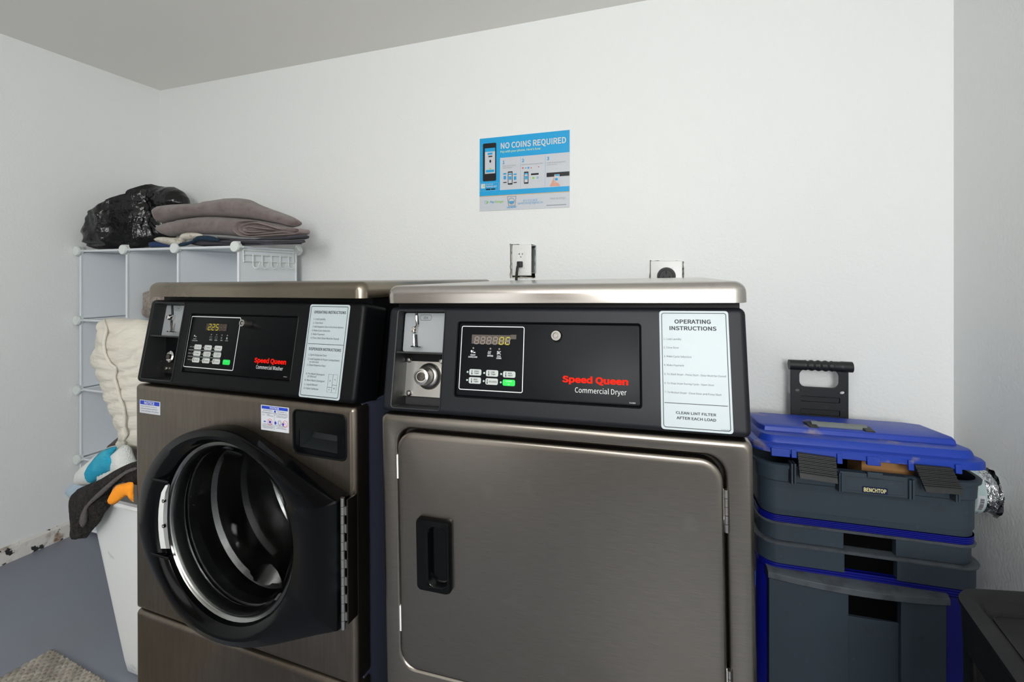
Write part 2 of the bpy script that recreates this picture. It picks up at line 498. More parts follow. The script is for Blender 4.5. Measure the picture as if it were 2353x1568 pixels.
def machine_shell(B, root, lidmat, steel, zbot, is_dryer):
    # lid
    b = MB(B); x0, x1 = -0.002, W_ + 0.002; y0, y1 = BB - 0.012, 0.729; z0 = CC + 0.004; z1 = CC + TT
    R_ = 0.020
    prof = [(0.006, z0), (0, z0 + .001), (0, z1 - R_)] + [(R_ * (1 - math.cos(a)), z1 - R_ + R_ * math.sin(a)) for a in [math.radians(k * 15) for k in range(1, 7)]]
    b.zloft(x0, x1, y0, y1, 0.022, prof, n=6)
    b.build('lid', lidmat, root, sharp=50)
    # housing behind the control fascia
    b = MB(B); pl = [(0.06, 0.001), (0.722, 0.001), (0.722, CC + .003), (BB + .03, CC + .003)]
    b.loft([[(x, p[0], p[1]) for p in pl] for x in (0.006, W_ - 0.006)])
    b.build('control_housing', M_BLACK, root)
    # cabinet sides and back
    b = MB(B); b.box(0.004, 0.010, 0.03, 0.72, zbot + .02, -0.004); b.box(W_ - .010, W_ - .004, 0.03, 0.72, zbot + .02, -0.004)
    b.box(0.01, W_ - .01, 0.714, 0.72, zbot + .02, -0.004); b.box(0.004, W_ - .004, 0.03, 0.72, -0.008, -0.002)
    b.box(0.01, W_ - .01, 0.03, 0.72, zbot + .02, zbot + .03)
    b.build('side_panel', M_NAVY, root, bevel=0.0015)
    for fx, fy in ((0.05, 0.06), (W_ - .05, 0.06), (0.05, .66), (W_ - .05, .66)):
        p = B.M @ Vector((fx, fy, zbot + 0.02))
        f = MB(); f.loft([[(p.x + .022 * k * math.cos(a), p.y + .022 * k * math.sin(a), z) for a in [i * math.pi / 8 for i in range(16)]] for k, z in ((1, 0.0), (1, .012), (.5, .016), (.5, p.z))])
        f.build('foot', M_RUBBER, root)

def fascia(P, root, m, holes):
    # rounded shell with openings
    b = MB(P); x0, x1, z0, z1 = 0.001, W_ - 0.001, 0.004, LP - 0.003; r = 0.010
    prof = [(0, 0.075), (0, r)] + [(r * (1 - math.cos(a)), r - r * math.sin(a)) for a in [math.radians(k * 18) for k in range(1, 6)]]
    b.ploft(x0, x1, z0, z1, 0.012, prof, cap0=False, cap1=False, n=4)
    b.holes(rr(x0 + r, x1 - r, z0 + r, z1 - r, 0.002, 4), holes, 0, 0, sides=False)
    return b.build('control_fascia', m, root, sharp=50)

def recess_ring(b, R, r, d, lip=0.003):
    x0, x1, z0, z1 = R
    b.ploft(x0, x1, z0, z1, r, [(0, 0), (0.0012, -0.0008), (0.0022, 0), (lip, d)], cap0=False, cap1=False, n=4)

SEGS = {'0': 'abcdef', '1': 'bc', '2': 'abged', '3': 'abgcd', '4': 'fgbc', '5': 'afgcd', '6': 'afgedc', '7': 'abc', '8': 'abcdefg', '9': 'abfgcd', 'C': 'adef', ' ': ''}
def digits(bl, bu, x0, w, z0, h, n, lit, y, sl=0.12):
    # seven segment digits; bl lit mesh, bu unlit mesh
    t = w * 0.062
    for k in range(n):
        cx = x0 + k * w + w * 0.15; ww = w * 0.62
        P = {'a': ((0, 1), (1, 1)), 'b': ((1, 1), (1, .5)), 'c': ((1, .5), (1, 0)), 'd': ((0, 0), (1, 0)), 'e': ((0, 0), (0, .5)), 'f': ((0, .5), (0, 1)), 'g': ((0, .5), (1, .5))}
        on = SEGS.get(lit[k], '')
        for s, (p, q) in P.items():
            tgt = bl if s in on else bu
            a = Vector((cx + p[0] * ww + p[1] * h * sl, z0 + p[1] * h)); c = Vector((cx + q[0] * ww + q[1] * h * sl, z0 + q[1] * h))
            d = (c - a).normalized(); nn = Vector((-d.y, d.x)) * t; a += d * t * .8; c -= d * t * .8
            tgt.poly([(v.x, y, v.y) for v in (a - nn, c - nn, c + nn, a + nn)])

# ---------------------------------------------------------------- dryer
DB = Frame(C2W @ Matrix.Translation((-0.2672, 0.9554, -0.2777)) @ rotm(0.3039, 0.0186, 0.0052))
DP = panel_frame(DB)
ZBOT = -0.905
dryer = thing('commercial_dryer', DB.M @ Matrix.Translation((W_ / 2, .36, ZBOT)),
              'stainless steel front loading dryer with big square door, right of the washer', 'dryer')
machine_shell(DB, dryer, M_STEEL_L, M_STEEL_D, ZBOT, True)
# door geometry read on the front plane
dx0, dzt = DB.uv(915.5, 1100)[0], DB.uv(1300, 1025)[1]
dx1 = DB.uv(1665, 1250)[0]; dzb = DB.uv(1010, 1551)[1]
ox0, ox1, ozt, ozb = DB.uv(911.5, 1100)[0], DB.uv(1675.5, 1250)[0], DB.uv(1300, 1013.5)[1], DB.uv(1010, 1553)[1] - .004
b = MB(DB); r = 0.009; oz0 = ZBOT + 0.02
loops = []
for i, y in [(0, 0.035), (0, r)] + [(r * (1 - math.cos(a)), r - r * math.sin(a)) for a in [math.radians(k * 18) for k in range(1, 6)]]:
    loops.append([(p[0], y, p[1]) for p in rr(0 + i, W_ - i, oz0 + i, -0.002 - i, 0.012, 7)])
for i, y in ((-.003, 0), (0.0, 0.001), (0.003, .005), (0.003, .03)):
    loops.append([(p[0], y, p[1]) for p in rr(ox0 + i, ox1 - i, ozb + i, ozt - i, 0.034, 7)])
b.loft(loops, False, False); b.build('cabinet_front', M_STEEL_D, dryer, sharp=50)
b = MB(DB); b.ploft(ox0, ox1, ozb, ozt, .034, [(0, .029), (0, .033)]); b.build('door_recess', M_CAVITY, dryer)
door = MB(DB)
door.ploft(dx0, dx1, dzb, dzt, 0.036, [(0.0, .018), (0, .002), (.0008, -.001), (.0025, -.0028), (.005, -.0036), (.012, -.004)], n=8, cap1=False)
handle_hole = rr(*[v + d for v, d in zip(DB.rect((966, 1205), (1034, 1345), -.006), (.004, -.004, .004, -.004))], .01, 4)
door.holes(rr(dx0 + .012, dx1 - .012, dzb + .012, dzt - .012, .024, 8), [handle_hole], -.004, -.004, sides=False)
door = door.build('door', M_STEEL_D, dryer, sharp=60)
# handle cup
hx0, hx1, hz0, hz1 = DB.rect((960, 1192), (1040, 1358), -.006)
hz1 = DB.uv(1000, 1191, -.006)[1]; hz0 = DB.uv(1000, 1355, -.006)[1]
b = MB(DB); hw = hx1 - hx0
out = rr(hx0, hx1, hz0, hz1, .008, 4)
lo = [[(p[0], y, p[1]) for p in rr(hx0 + i, hx1 - i, hz0 + i, hz1 - i, .009, 5)] for i, y in ((0, -.004), (0, -.013), (.002, -.017))]
cup = lambda i, y, sx: [(p[0], y, p[1]) for p in rr(hx0 + hw * .36 + i + sx, hx1 - .006 - i, hz0 + .012 + i, hz1 - .012 - i, .012, 5)]
lo += [cup(-.001, -.018, 0), cup(.001, -.016, 0), cup(.004, .000, .004), cup(.007, .014, .016)]
b.loft(lo); b.build('handle', M_GLOSS, door, sharp=45)
# hinge on the right edge of the door
g0 = DB.uv(1669, 1125); g1 = DB.uv(1671, 1224); xh = DB.uv(1669, 1175)[0]
for za, zb_ in ((g0[1], g1[1]), (dzb + .13, dzb + .06)):
    b = MB(DB)
    k = 5
    for i in range(k):
        z_a = za + (zb_ - za) * i / k; z_b = za + (zb_ - za) * (i + .94) / k
        b.tube([(xh, -.001, z_a), (xh, -.001, z_b)], .0036, 10)
    b.box(xh, xh + .006, .001, .004, zb_, za); b.box(xh - .006, xh, .001, .004, zb_, za)
    b.build('hinge', M_CHROME_S, door)
# white catch strips in the left gap
for p, q in (((912, 1045), (915, 1100)), ((917, 1392), (920, 1450))):
    a = DB.uv(*p); c = DB.uv(*q)
    b = MB(DB); b.box(ox0 + .001, dx0 + .0005, -.001, .012, c[1], a[1]); tag(b.build('door_catch', M_PLATE, dryer, bevel=.0006), 'white plastic catch')

# control panel
Z6 = zm(870, 620, 4.357); Z7 = zm(1260, 620, 3.92); ZK = zm(1040, 740, 8.711)
by = DP.rect((921, 713), Z6(612, 1405)); by = (DP.uv(908, 820)[0], DP.uv(1017, 820)[0], DP.uv(960, 940)[1], DP.uv(960, 714)[1])
rc = (DP.uv(*Z6(770, 900))[0], DP.uv(1475, 840)[0], DP.uv(*Z7(400, 1228))[1], DP.uv(*Z7(400, 478))[1])
fas = fascia(DP, dryer, M_BLACKD, [rr(*by, .005, 3), rr(*rc, .006, 3)])

def coin_bay(P, root, by, mid_px, plate_rect, lock_px, lockr, tagtext_px, s25, depth=0.052):
    b = MB(P); x0, x1, z0, z1 = by
    b.ploft(x0, x1, z0, z1, .005, [(-.002, 0), (-.0015, -.0015), (.0005, -.001), (.001, .004), (.002, depth)], n=3, cap0=False)
    b.box(x0 + .001, x1 - .001, .002, depth, mid_px - .0018, mid_px + .0018)
    return b.build('coin_bay', M_BAY, root)
mid = DP.uv(960, 811, .0)[1]
cb = coin_bay(DP, dryer, by, mid, None, None, None, None, None)
# coin slide plate with slot and lever
pr = (DP.uv(929, 760, .022)[0], by[1] - .002, mid + .002, by[3] - .003)
b = MB(DP); b.ploft(*pr, .004, [(0, .05), (0, .022)], n=3); cp = b.build('coin_plate', M_GREYP, cb)
def on(P, px, py, y): return P.uv(px, py, y)
b = MB(DP)
s1 = [on(DP, *Z6(380, 430), .021), on(DP, *Z6(392, 550), .021)]
b.tube([(s1[0][0], .021, s1[0][1]), (s1[1][0], .021, s1[1][1])], .0028, 8)
s2 = [on(DP, *Z6(372, 650), .021), on(DP, *Z6(378, 770), .021)]
b.tube([(s2[0][0], .020, s2[0][1]), (s2[1][0], .020, s2[1][1])], .0034, 8)
b.build('coin_slot', M_BLACKINK, cb)
b = MB(DP)
c0 = on(DP, *Z6(350, 600), .014); b.lathe(c0[0], c0[1], [(.0075, .022), (.0075, .016), (.005, .012), (.001, .011)], 20)
b.tube([(c0[0], .014, c0[1]), (s1[1][0] + .002, .014, s1[1][1] - .002), (s1[1][0] + .0005, .012, s1[1][1] + .018)], .0022, 8)
b.tube([(s2[0][0], .012, s2[0][1]), (s2[1][0], .012, s2[1][1])], .0022, 8)
c1 = on(DP, *Z6(368, 770), .008)
b.loft([[(c1[0] + r_ * math.cos(a), .010 + r_ * .8 * math.sin(a), c1[1] + z_) for a in [k * math.pi / 12 for k in range(24)]] for r_, z_ in ((.011, .0012), (.0125, 0), (.011, -.0012))])
b.build('coin_lever', M_CHROME, cb)
b = MB(DP); f2 = DP
a0 = on(DP, *Z6(450, 492), .0215); a1 = on(DP, *Z6(496, 492), .0215); a2 = on(DP, *Z6(450, 470), .0215)
b.textbox('25¢', a0[0], a1[0], a0[1], a2[1], .0212)
hx = [on(DP, *Z6(*q), .0215) for q in ((410, 480), (427, 452), (520, 450), (536, 480), (520, 508), (427, 508))]
b.lineloop(list(reversed(hx)), .0006, .0212)
b.build('lettering', M_BLACKINK, cb)
# lock plate with chrome dome
lp = (DP.uv(*Z6(262, 1000), .046)[0], by[1] - .002, DP.uv(*Z6(400, 1275), .046)[1], mid - .003)
b = MB(DP); b.ploft(*lp, .006, [(0, .05), (0, .047), (.001, .046)], n=3)
b.build('lock_plate', M_CHROME_S, cb)
lc = DP.uv(*Z6(470, 1070), .030)
b = MB(DP); R0 = .0265
b.lathe(lc[0], lc[1], [(R0 * 1.05, .047), (R0 * 1.03, .044), (R0 * .97, .040), (R0 * .87, .037), (R0 * .74, .035), (R0 * .68, .034), (R0 * .66, .020), (R0 * .60, .010), (R0 * .46, .008), (R0 * .42, .011), (.001, .011)], 40)
b.build('lock_barrel', mat('barrel_chrome', 'e4e2dd', .28, 1.0), cb)
b = MB(DP); b.lathe(lc[0], lc[1], [(R0 * .34, .0112), (R0 * .32, .007), (R0 * .1, .0065), (.0005, .0065)], 24); b.box(lc[0] - .006, lc[0] + .006, .0058, .0068, lc[1] - .0009, lc[1] + .0009)
b.build('keyway', M_DARKMET, cb)
for q in ((300, 903), (625, 915), (298, 1237)):
    c = DP.uv(*Z6(*q), .042); b = MB(DP)
    b.lathe(min(c[0], by[1] - .006), c[1], [(.0062, .047), (.0058, .043), (.004, .0405), (.001, .0398)], 18); b.build('screw', M_CHROME_S, cb)

# recessed service door
pr = (rc[0] + .0035, rc[1] - .0035, rc[2] + .004, rc[3] - .004)
b = MB(DP); recess_ring(b, rc, .006, .0045); b.build('service_door_rim', M_BLACK, dryer)
b = MB(DP); b.ploft(*pr, .004, [(-.003, .006), (0, .0045), (0.0004, .0032), (.001, .003)], n=3)
sd = b.build('service_door', M_OVERLAYD, dryer)
Y0 = .0026
DQ = DP.sub(Matrix.Translation((0, .003, 0)))
def qf(b, tl, br, y=-.0006): b.qpx(tl, br, y); return b
b = MB(DQ); kx0, kx1 = DQ.uv(*ZK(155, 700))[0], DQ.uv(*ZK(1425, 700))[0]; kz1 = DQ.uv(*ZK(800, 88))[1]; kz0 = DQ.uv(*ZK(750, 1390))[1]
b.lineloop(rr(kx0, kx1, kz0, kz1, .004, 4), .0016, -.0004); b.build('keypad_border', M_WHITEINK, sd)
# display
b = MB(DQ); dr = DQ.rect(ZK(390, 255), ZK(1150, 455)); b.quad(*dr, -.0004); b.quad(*DQ.rect(ZK(1160, 258), ZK(1275, 350)), -.0004)
b.build('display', M_LCD, sd)
bl = MB(DQ); bu = MB(DQ)
d0 = DQ.uv(*ZK(420, 436)); d1 = DQ.uv(*ZK(420, 300)); dR = DQ.uv(*ZK(1165, 436))
digits(bl, bu, d0[0], (dR[0] - d0[0]) / 6, d0[1], d1[1] - d0[1], 6, '    0C', -.0008)
bl.build('display_lit_segments', M_LIT, sd); bu.build('display_segments', M_SEG, sd)
# icons and small print
for s, L, R, T in (('INSERT', (357, 672), (460, 680), 648), ('COINS/CARD', (314, 712), (496, 722), 686), ('DRYING', (697, 694), (812, 700), 663), ('COOL', (888, 700), (968, 704), 672), ('DOWN', (880, 742), (974, 748), 712)):
    b = MB(DQ); b.text(s, ZK(*L), ZK(*R), ZK(0, T)[1], -.0005, bold=.02); b.build('caption', M_WHITEINK, sd)
b = MB(DQ)
for cx, n in ((745, 3), (930, 3)):
    for k in range(n):
        q = []
        for j in range(9):
            xx = cx - 30 + k * 22 + 10 * math.sin(j * .9); p = DQ.uv(*ZK(xx, 585 + j * 8)); q.append((p[0], -.0006, p[1]))
        b.tube(q, .0004, 4)
p0 = DQ.uv(*ZK(890, 590)); p1 = DQ.uv(*ZK(968, 655)); b.tube([(p0[0], -.0006, p0[1]), (p1[0], -.0006, p1[1])], .0005, 4); b.tube([(p1[0], -.0006, p0[1]), (p0[0], -.0006, p1[1])], .0005, 4)
p0 = DQ.uv(*ZK(425, 572)); p1 = DQ.uv(*ZK(380, 630)); b.tube([(p0[0], -.0006, p0[1]), (p1[0], -.0006, p1[1])], .0004, 4)
qf(b, ZK(367, 568), ZK(398, 606)); qf(b, ZK(415, 602), ZK(458, 624))
b.each('status_icon', M_WHITEINK, sd)
KEYS = [((338, 942), (575, 1080), ('HIGH', 'TEMP')), ((672, 960), (912, 1102), ('LOW', 'TEMP')), ((1012, 985), (1257, 1124), ('NO', 'HEAT')),
        ((328, 1103), (565, 1245), ('MED', 'TEMP')), ((662, 1125), (905, 1268), ('DELICATES',))]
for tl, br, words in KEYS:
    tl2 = (tl[0], (tl[1])); R = DQ.rect(ZK(*tl), ZK(*br)); b = MB(DQ); b.ploft(*R, .003, [(0, 0), (0, -.0005), (.0004, -.0009)], n=3); kb = b.build('button', M_KEY, sd)
    b = MB(DQ); w0, w1, h0, h1 = R; hh = h1 - h0; ww = w1 - w0
    if len(words) == 2:
        for i, s in enumerate(words):
            b.textbox(s, w0 + ww * .42, w0 + ww * (.80 if len(s) > 3 else .72), h0 + hh * (.58 - .34 * i), h0 + hh * (.78 - .34 * i), -.0012, bold=.02)
    else: b.textbox(words[0], w0 + ww * .28, w0 + ww * .92, h0 + hh * .36, h0 + hh * .62, -.0012, bold=.01)
    xx = w0 + ww * .24 if len(words) == 2 else w0 + ww * .15
    b.tube([(xx, -.0012, h0 + hh * .3), (xx, -.0012, h0 + hh * .85)], .0006, 5); b.prism(circ(xx, h0 + hh * .25, .0013, 10), -.0012, -.0009)
    o = b.build('button_print', M_BLACKINK, sd)
R = DQ.rect(ZK(1004, 1150), ZK(1250, 1292)); b = MB(DQ); b.ploft(*R, .003, [(0, 0), (0, -.0005), (.0004, -.0009)], n=3); tag(b.build('start_button', M_GREEN, sd), 'green start button')
b = MB(DQ); ww = R[1] - R[0]; hh = R[3] - R[2]; b.textbox('START', R[0] + ww * .24, R[0] + ww * .76, R[2] + hh * .6, R[2] + hh * .82, -.0012)
b.lineloop(list(reversed([(R[0] + ww * .5, R[2] + hh * .12), (R[0] + ww * .6, R[2] + hh * .25), (R[0] + ww * .5, R[2] + hh * .38), (R[0] + ww * .4, R[2] + hh * .25)])), -.0005, -.0012)
b.build('start_button_print', M_WHITEINK, sd)
for q in ((300, 1003), (632, 1024), (972, 1045), (290, 1165), (622, 1187), (964, 1211)):
    c = DQ.uv(*ZK(*q)); b = MB(DQ); b.lathe(c[0], c[1], [(.0021, 0), (.0018, -.0008), (.0004, -.0012)], 12); b.build('indicator_light', M_LED, sd)
for q in ((415, 525), (758, 538), (934, 545)):
    c = DQ.uv(*ZK(*q)); b = MB(DQ); b.lathe(c[0], c[1], [(.0019, 0), (.0016, -.0007), (.0004, -.001)], 12); b.build('indicator_light', M_SEG, sd)
# round key lock
def panel_lock(P, px, py, root, R=.0105):
    c = P.uv(px, py); b = MB(P)
    b.lathe(c[0], c[1], [(R, .003), (R, -.004), (R * .86, -.0065), (R * .55, -.0065), (R * .5, -.004), (R * .36, -.004), (R * .33, -.006), (.0004, -.006)], 30)
    b.build('panel_lock', bpy.data.materials.get('lock_steel') or mat('lock_steel', '8b8985', .32, 1.0), root)
panel_lock(DP, 1279, 772, sd)
# brand lettering
b = MB(DQ); b.text('Speed Queen', Z7(124, 1010), Z7(720, 1050), Z7(0, 958)[1], -.0006, bold=.036); b.build('name_lettering', M_REDINK, sd)
b = MB(DQ); b.text('Commercial Dryer', Z7(240, 1106), Z7(705, 1138), Z7(0, 1060)[1], -.0006); b.text('514369', Z7(730, 1206), Z7(785, 1212), Z7(0, 1194)[1], -.0006); b.build('model_lettering', M_WHITEINK, sd)
# instruction label
lr = (DP.uv(1517, 850)[0], DP.uv(1679.5, 860)[0], DP.uv(1600, 992)[1], DP.uv(1590, 715)[1])
b = MB(DP); b.ploft(*lr, .005, [(0, 0), (0, -.0008), (.0004, -.001)], n=4); lb = b.build('instruction_label', M_LABEL, dryer)
DL = DP.sub(Matrix.Translation((0, -.001, 0)))
b = MB(DL); b.lineloop(rr(lr[0] + .0035, lr[1] - .0035, lr[2] + .0035, lr[3] - .0035, .004, 4), .0011, -.0003)
for s, L, R_, T, bo in (('OPERATING', (1136, 484), (1463, 488), 450, .022), ('INSTRUCTIONS', (1092, 543), (1515, 553), 510, .022),
        ('1. Load Laundry', (1038, 632), (1198, 634), 615, 0), ('2. Close Door', (1038, 708), (1176, 712), 692, 0),
        ('3. Make Cycle Selection', (1040, 788), (1288, 795), 771, 0), ('4. Make Payment', (1042, 866), (1222, 874), 850, 0),
        ('5. To Start Dryer - Press Start - Door Must be Closed', (1044, 947), (1600, 970), 931, 0),
        ('6. To Stop Dryer During Cycle - Open Door', (1046, 1028), (1495, 1050), 1013, 0),
        ('7. To Restart Dryer - Close Door and Press Start', (1048, 1110), (1560, 1137), 1094, 0),
        ('CLEAN LINT FILTER', (1149, 1298), (1513, 1322), 1276, .02), ('AFTER EACH LOAD', (1155, 1345), (1512, 1368), 1322, .02), ('514393R1', (1555, 1447), (1636, 1452), 1438, 0)):
    b.text(s, Z7(*L), Z7(*R_), Z7(0, T)[1], -.0003, bold=bo)
l0 = DL.uv(*Z7(1046, 1197)); l1 = DL.uv(*Z7(1618, 1233)); b.quad(l0[0], l1[0], l0[1] - .0005, l0[1] + .0005, -.0003)
b.build('lettering', M_BLACKINK, lb)

# ---------------------------------------------------------------- washer
WB = Frame(C2W @ Matrix.Translation((-0.9601, 1.1992, -0.2744)) @ rotm(0.359, 0.0096, -0.0025))
WP = panel_frame(WB)
washer = thing('commercial_washer', WB.M @ Matrix.Translation((W_ / 2, .36, ZBOT)),
               'stainless front loading washer with round black door, left of the dryer', 'washing machine')
machine_shell(WB, washer, M_STEEL_WL, M_STEEL_W, ZBOT, False)
# steel front, upper and lower panels with the seam between them
sz = WB.uv(309, 1394)[1]; sz2 = WB.uv(745, 1563)[1]; seam = (sz + sz2) / 2
r = .012
FY = -0.037                                    # front of the round door
def Wc(p): return WB.uv(p[0], p[1], FY)
Z3 = zm(300, 900, 2.347)
# circle of the glass opening
pa, pb_, pc = Wc(Z3(470, 278)), Wc(Z3(862, 840)), Wc(Z3(640, 1275))
def circ3(a, b, c):
    ax, ay = a; bx, by_ = b; cx, cy = c
    d = 2 * (ax * (by_ - cy) + bx * (cy - ay) + cx * (ay - by_))
    ux = ((ax * ax + ay * ay) * (by_ - cy) + (bx * bx + by_ * by_) * (cy - ay) + (cx * cx + cy * cy) * (ay - by_)) / d
    uy = ((ax * ax + ay * ay) * (cx - bx) + (bx * bx + by_ * by_) * (ax - cx) + (cx * cx + cy * cy) * (bx - ax)) / d
    return ux, uy, math.hypot(ax - ux, ay - uy)
gx, gz, gr = circ3(pa, pb_, pc)
print('glass', gx, gz, gr)
hole = circ(gx, gz, gr + .012, 48)
dsp = (WB.uv(673.5, 1000)[0], WB.uv(796, 1000)[0], WB.uv(735, 1051)[1], WB.uv(735, 948)[1])
def steel_piece(name, z0, z1, holes):
    b = MB(WB); loops = [(0, .045), (0, r)] + [(r * (1 - math.cos(a)), r - r * math.sin(a)) for a in [math.radians(k * 18) for k in range(1, 6)]]
    b.ploft(0, W_, z0, z1, .010, loops, n=4, cap0=False, cap1=False)
    b.holes(rr(r, W_ - r, z0 + r, z1 - r, .0005, 4), holes, 0, 0, sides=False)
    return b.build(name, M_STEEL_W, washer, sharp=50)
body = steel_piece('cabinet_front', seam + .001, -.002, [hole, rr(*dsp, .012, 4)])
steel_piece('lower_front_panel', ZBOT + .02, seam - .002, [])
b = MB(WB); b.box(.008, W_ - .008, .010, .014, seam - .01, seam + .01); b.build('seam_backing', M_CAVITY, washer)

# round door: outline traced on its own front plane
outl = [(35, 680), (42, 560), (68, 465), (115, 375), (185, 290), (275, 232), (380, 207), (480, 207), (560, 232), (640, 280), (740, 345), (850, 422), (975, 508), (1085, 582), (1108, 598),
        (1112, 640), (1112, 900), (1113, 1150), (1112, 1285), (1100, 1302), (1010, 1320), (850, 1357), (740, 1380), (640, 1391), (540, 1384), (430, 1350), (330, 1292), (230, 1198), (150, 1060), (90, 925), (50, 800)]
O = [Vector(Wc(Z3(*p))) for p in outl]
dc = Vector((gx, gz))
def ring_scaled(pts, k):
    # move points toward the glass centre by k metres
    out = []
    for p in pts:
        v = dc - p; out.append(p + v.normalized() * k)
    return out
S = []
for i in range(len(O)):
    p0, p1, p2, p3 = (O[(i + q) % len(O)] for q in (-1, 0, 1, 2))
    for j in range(3):
        t = j / 3
        S.append(0.5 * ((2 * p1) + (p2 - p0) * t + (2 * p0 - 5 * p1 + 4 * p2 - p3) * t * t + (3 * p1 - p0 - 3 * p2 + p3) * t ** 3))
inner = []
for p in S:
    v = (p - dc); a = math.atan2(v.y, v.x); inner.append(dc + Vector((math.cos(a), math.sin(a))) * gr)
b = MB(WB)
def lp3(pts, y): return [(p[0], y, p[1]) for p in pts]
def mixl(k): return [p.lerp(q, k) for p, q in zip(S, inner)]
loops = [lp3(S, -.001), lp3(S, FY + .006), lp3(ring_scaled(S, .002), FY + .0015), lp3(ring_scaled(S, .006), FY), lp3(mixl(.45), FY - .006), lp3(mixl(.7), FY - .004),
         lp3(mixl(.82), FY + .000), lp3([dc + (p - dc).normalized() * (gr + .004) for p in inner], FY + .004), lp3(inner, FY + .008), lp3(inner, FY + .030), lp3([dc + (p - dc).normalized() * (gr + .010) for p in inner], FY + .034), lp3([dc + (p - dc).normalized() * (gr + .012) for p in inner], -.001)]
b.loft(loops, False, False)
wd = b.build('door', M_GLOSS, washer, sharp=30)
# chrome trim rings, seen at the left and bottom of the opening
b = MB(WB); g = gr
b.lathe(gx, gz, [(g + .003, FY + .030), (g + .001, FY + .020), (g - .003, FY + .017), (g - .006, FY + .021), (g - .008, FY + .022), (g - .011, FY + .018), (g - .014, FY + .022), (g - .016, FY + .030), (g - .014, .012), (g - .006, .02)], 64, cap1=False)
tag(b.build('door_trim_ring', mat('trim_ring_steel', 'a3a4a2', .22, 1.0), wd), 'silver ring around the glass')
b = MB(WB)
b.lathe(gx, gz, [(g - .013, FY + .022), (g - .018, FY + .018), (g - .024, FY + .024), (g - .028, .012), (g - .032, .05), (g - .05, .085), (g - .085, .115), (.04, .135), (.001, .137)], 64, cap1=False)
M_GLASS = mat('door_glass', 'd8dcdc', 0.04, trans=1.0, ior=1.10)
b.build('door_glass', M_GLASS, wd, sharp=60)
# drum
b = MB(WB)
prof = [(g + .008, .02), (g - .004, .03), (g - .008, .05), (g + .01, .062), (g + .012, .10), (g + .004, .112), (g + .016, .124), (g + .016, .20), (g + .006, .215), (g + .016, .23), (g + .016, .33), (g - .02, .36), (g - .06, .36), (g - .075, .345), (g - .11, .345), (g - .12, .36), (.001, .36)]
b.lathe(gx, gz, prof, 64, cap1=False)
for a0 in (20, 140, 260):
    lo = []
    for y, h in ((.10, .004), (.13, .05), (.20, .06), (.28, .055), (.33, .01)):
        c = Vector((gx, gz)); q = []
        for da, k in ((-16, 0), (-8, .75), (0, 1), (8, .75), (16, 0)):
            a = math.radians(a0 + da); R2 = g + .018 - h * k; q.append((c.x + R2 * math.cos(a), y, c.y + R2 * math.sin(a)))
        lo.append(q)
    b.loft(lo, False, False, close=False)
b.build('drum', mat('drum_steel', '6a6a6a', 0.24, 1.0, bump=(14, .1, .003), blotch=[('c2c2c2', 9, .58, .72, .6)]), washer, sharp=30)
# white latch plate in the finger recess of the door
b = MB(WB)
LPX = [(506, 188, 213), (545, 166, 205), (590, 157, 201), (640, 151, 198), (690, 149, 197), (740, 150, 199), (790, 154, 204), (848, 163, 213)]
rows = []
for yy_, xa_, xb_ in LPX:
    p, q = WB.uv(*Z3(xa_, yy_), FY - .0045), WB.uv(*Z3(xb_, yy_), FY + .004); m_ = WB.uv(*Z3(xa_ + (xb_ - xa_) * .55, yy_), FY - .007)
    rows.append([(q[0], FY + .004, q[1]), (m_[0], FY - .007, m_[1]), (p[0], FY - .0045, p[1]), (p[0] - .001, FY + .004, p[1])])
b.loft(rows)
lt = b.build('latch_plate', M_PLATE, wd, sharp=30)
zt_, zb_ = Wc(Z3(185, 495))[1], Wc(Z3(185, 870))[1]
for zz in (Z3(175, 592), Z3(175, 728)):
    c = WB.uv(*zz, FY - .007); b = MB(WB); b.lathe(c[0], c[1], [(.0045, FY - .003), (.0042, FY - .0072), (.0026, FY - .0075), (.002, FY - .005), (.0004, FY - .005)], 14); b.build('screw', M_DARKMET, wd)
# finger recess steps of the handle
for zz, s in ((zt_ + .004, 1), (zb_ - .004, -1)):
    b = MB(WB); xe = Wc(Z3(218, 500))[0]; b.box(xe - .062, xe, FY - .007, FY + .002, min(zz, zz + s * .006), max(zz, zz + s * .006)); b.build('handle_edge', M_GLOSS, wd, bevel=.002)
# piano hinge
xh = Wc(Z3(1133, 700))[0]; zt_, zb_ = Wc(Z3(1130, 580))[1], Wc(Z3(1130, 1292))[1]
b = MB(WB); n = 15
for i in range(n):
    a, c = zt_ + (zb_ - zt_) * i / n, zt_ + (zb_ - zt_) * (i + .96) / n
    b.tube([(xh, FY + .006, a), (xh, FY + .006, c)], .0045, 10)
    if i % 2: b.box(xh, xh + .009, FY + .006, FY + .009, c, a)
b.build('hinge', M_CHROME_S, wd)
b = MB(WB); b.box(xh + .007, xh + .010, FY + .009, 0, zb_ + .01, zt_ - .004); b.build('hinge_leaf', M_DARKMET, wd)
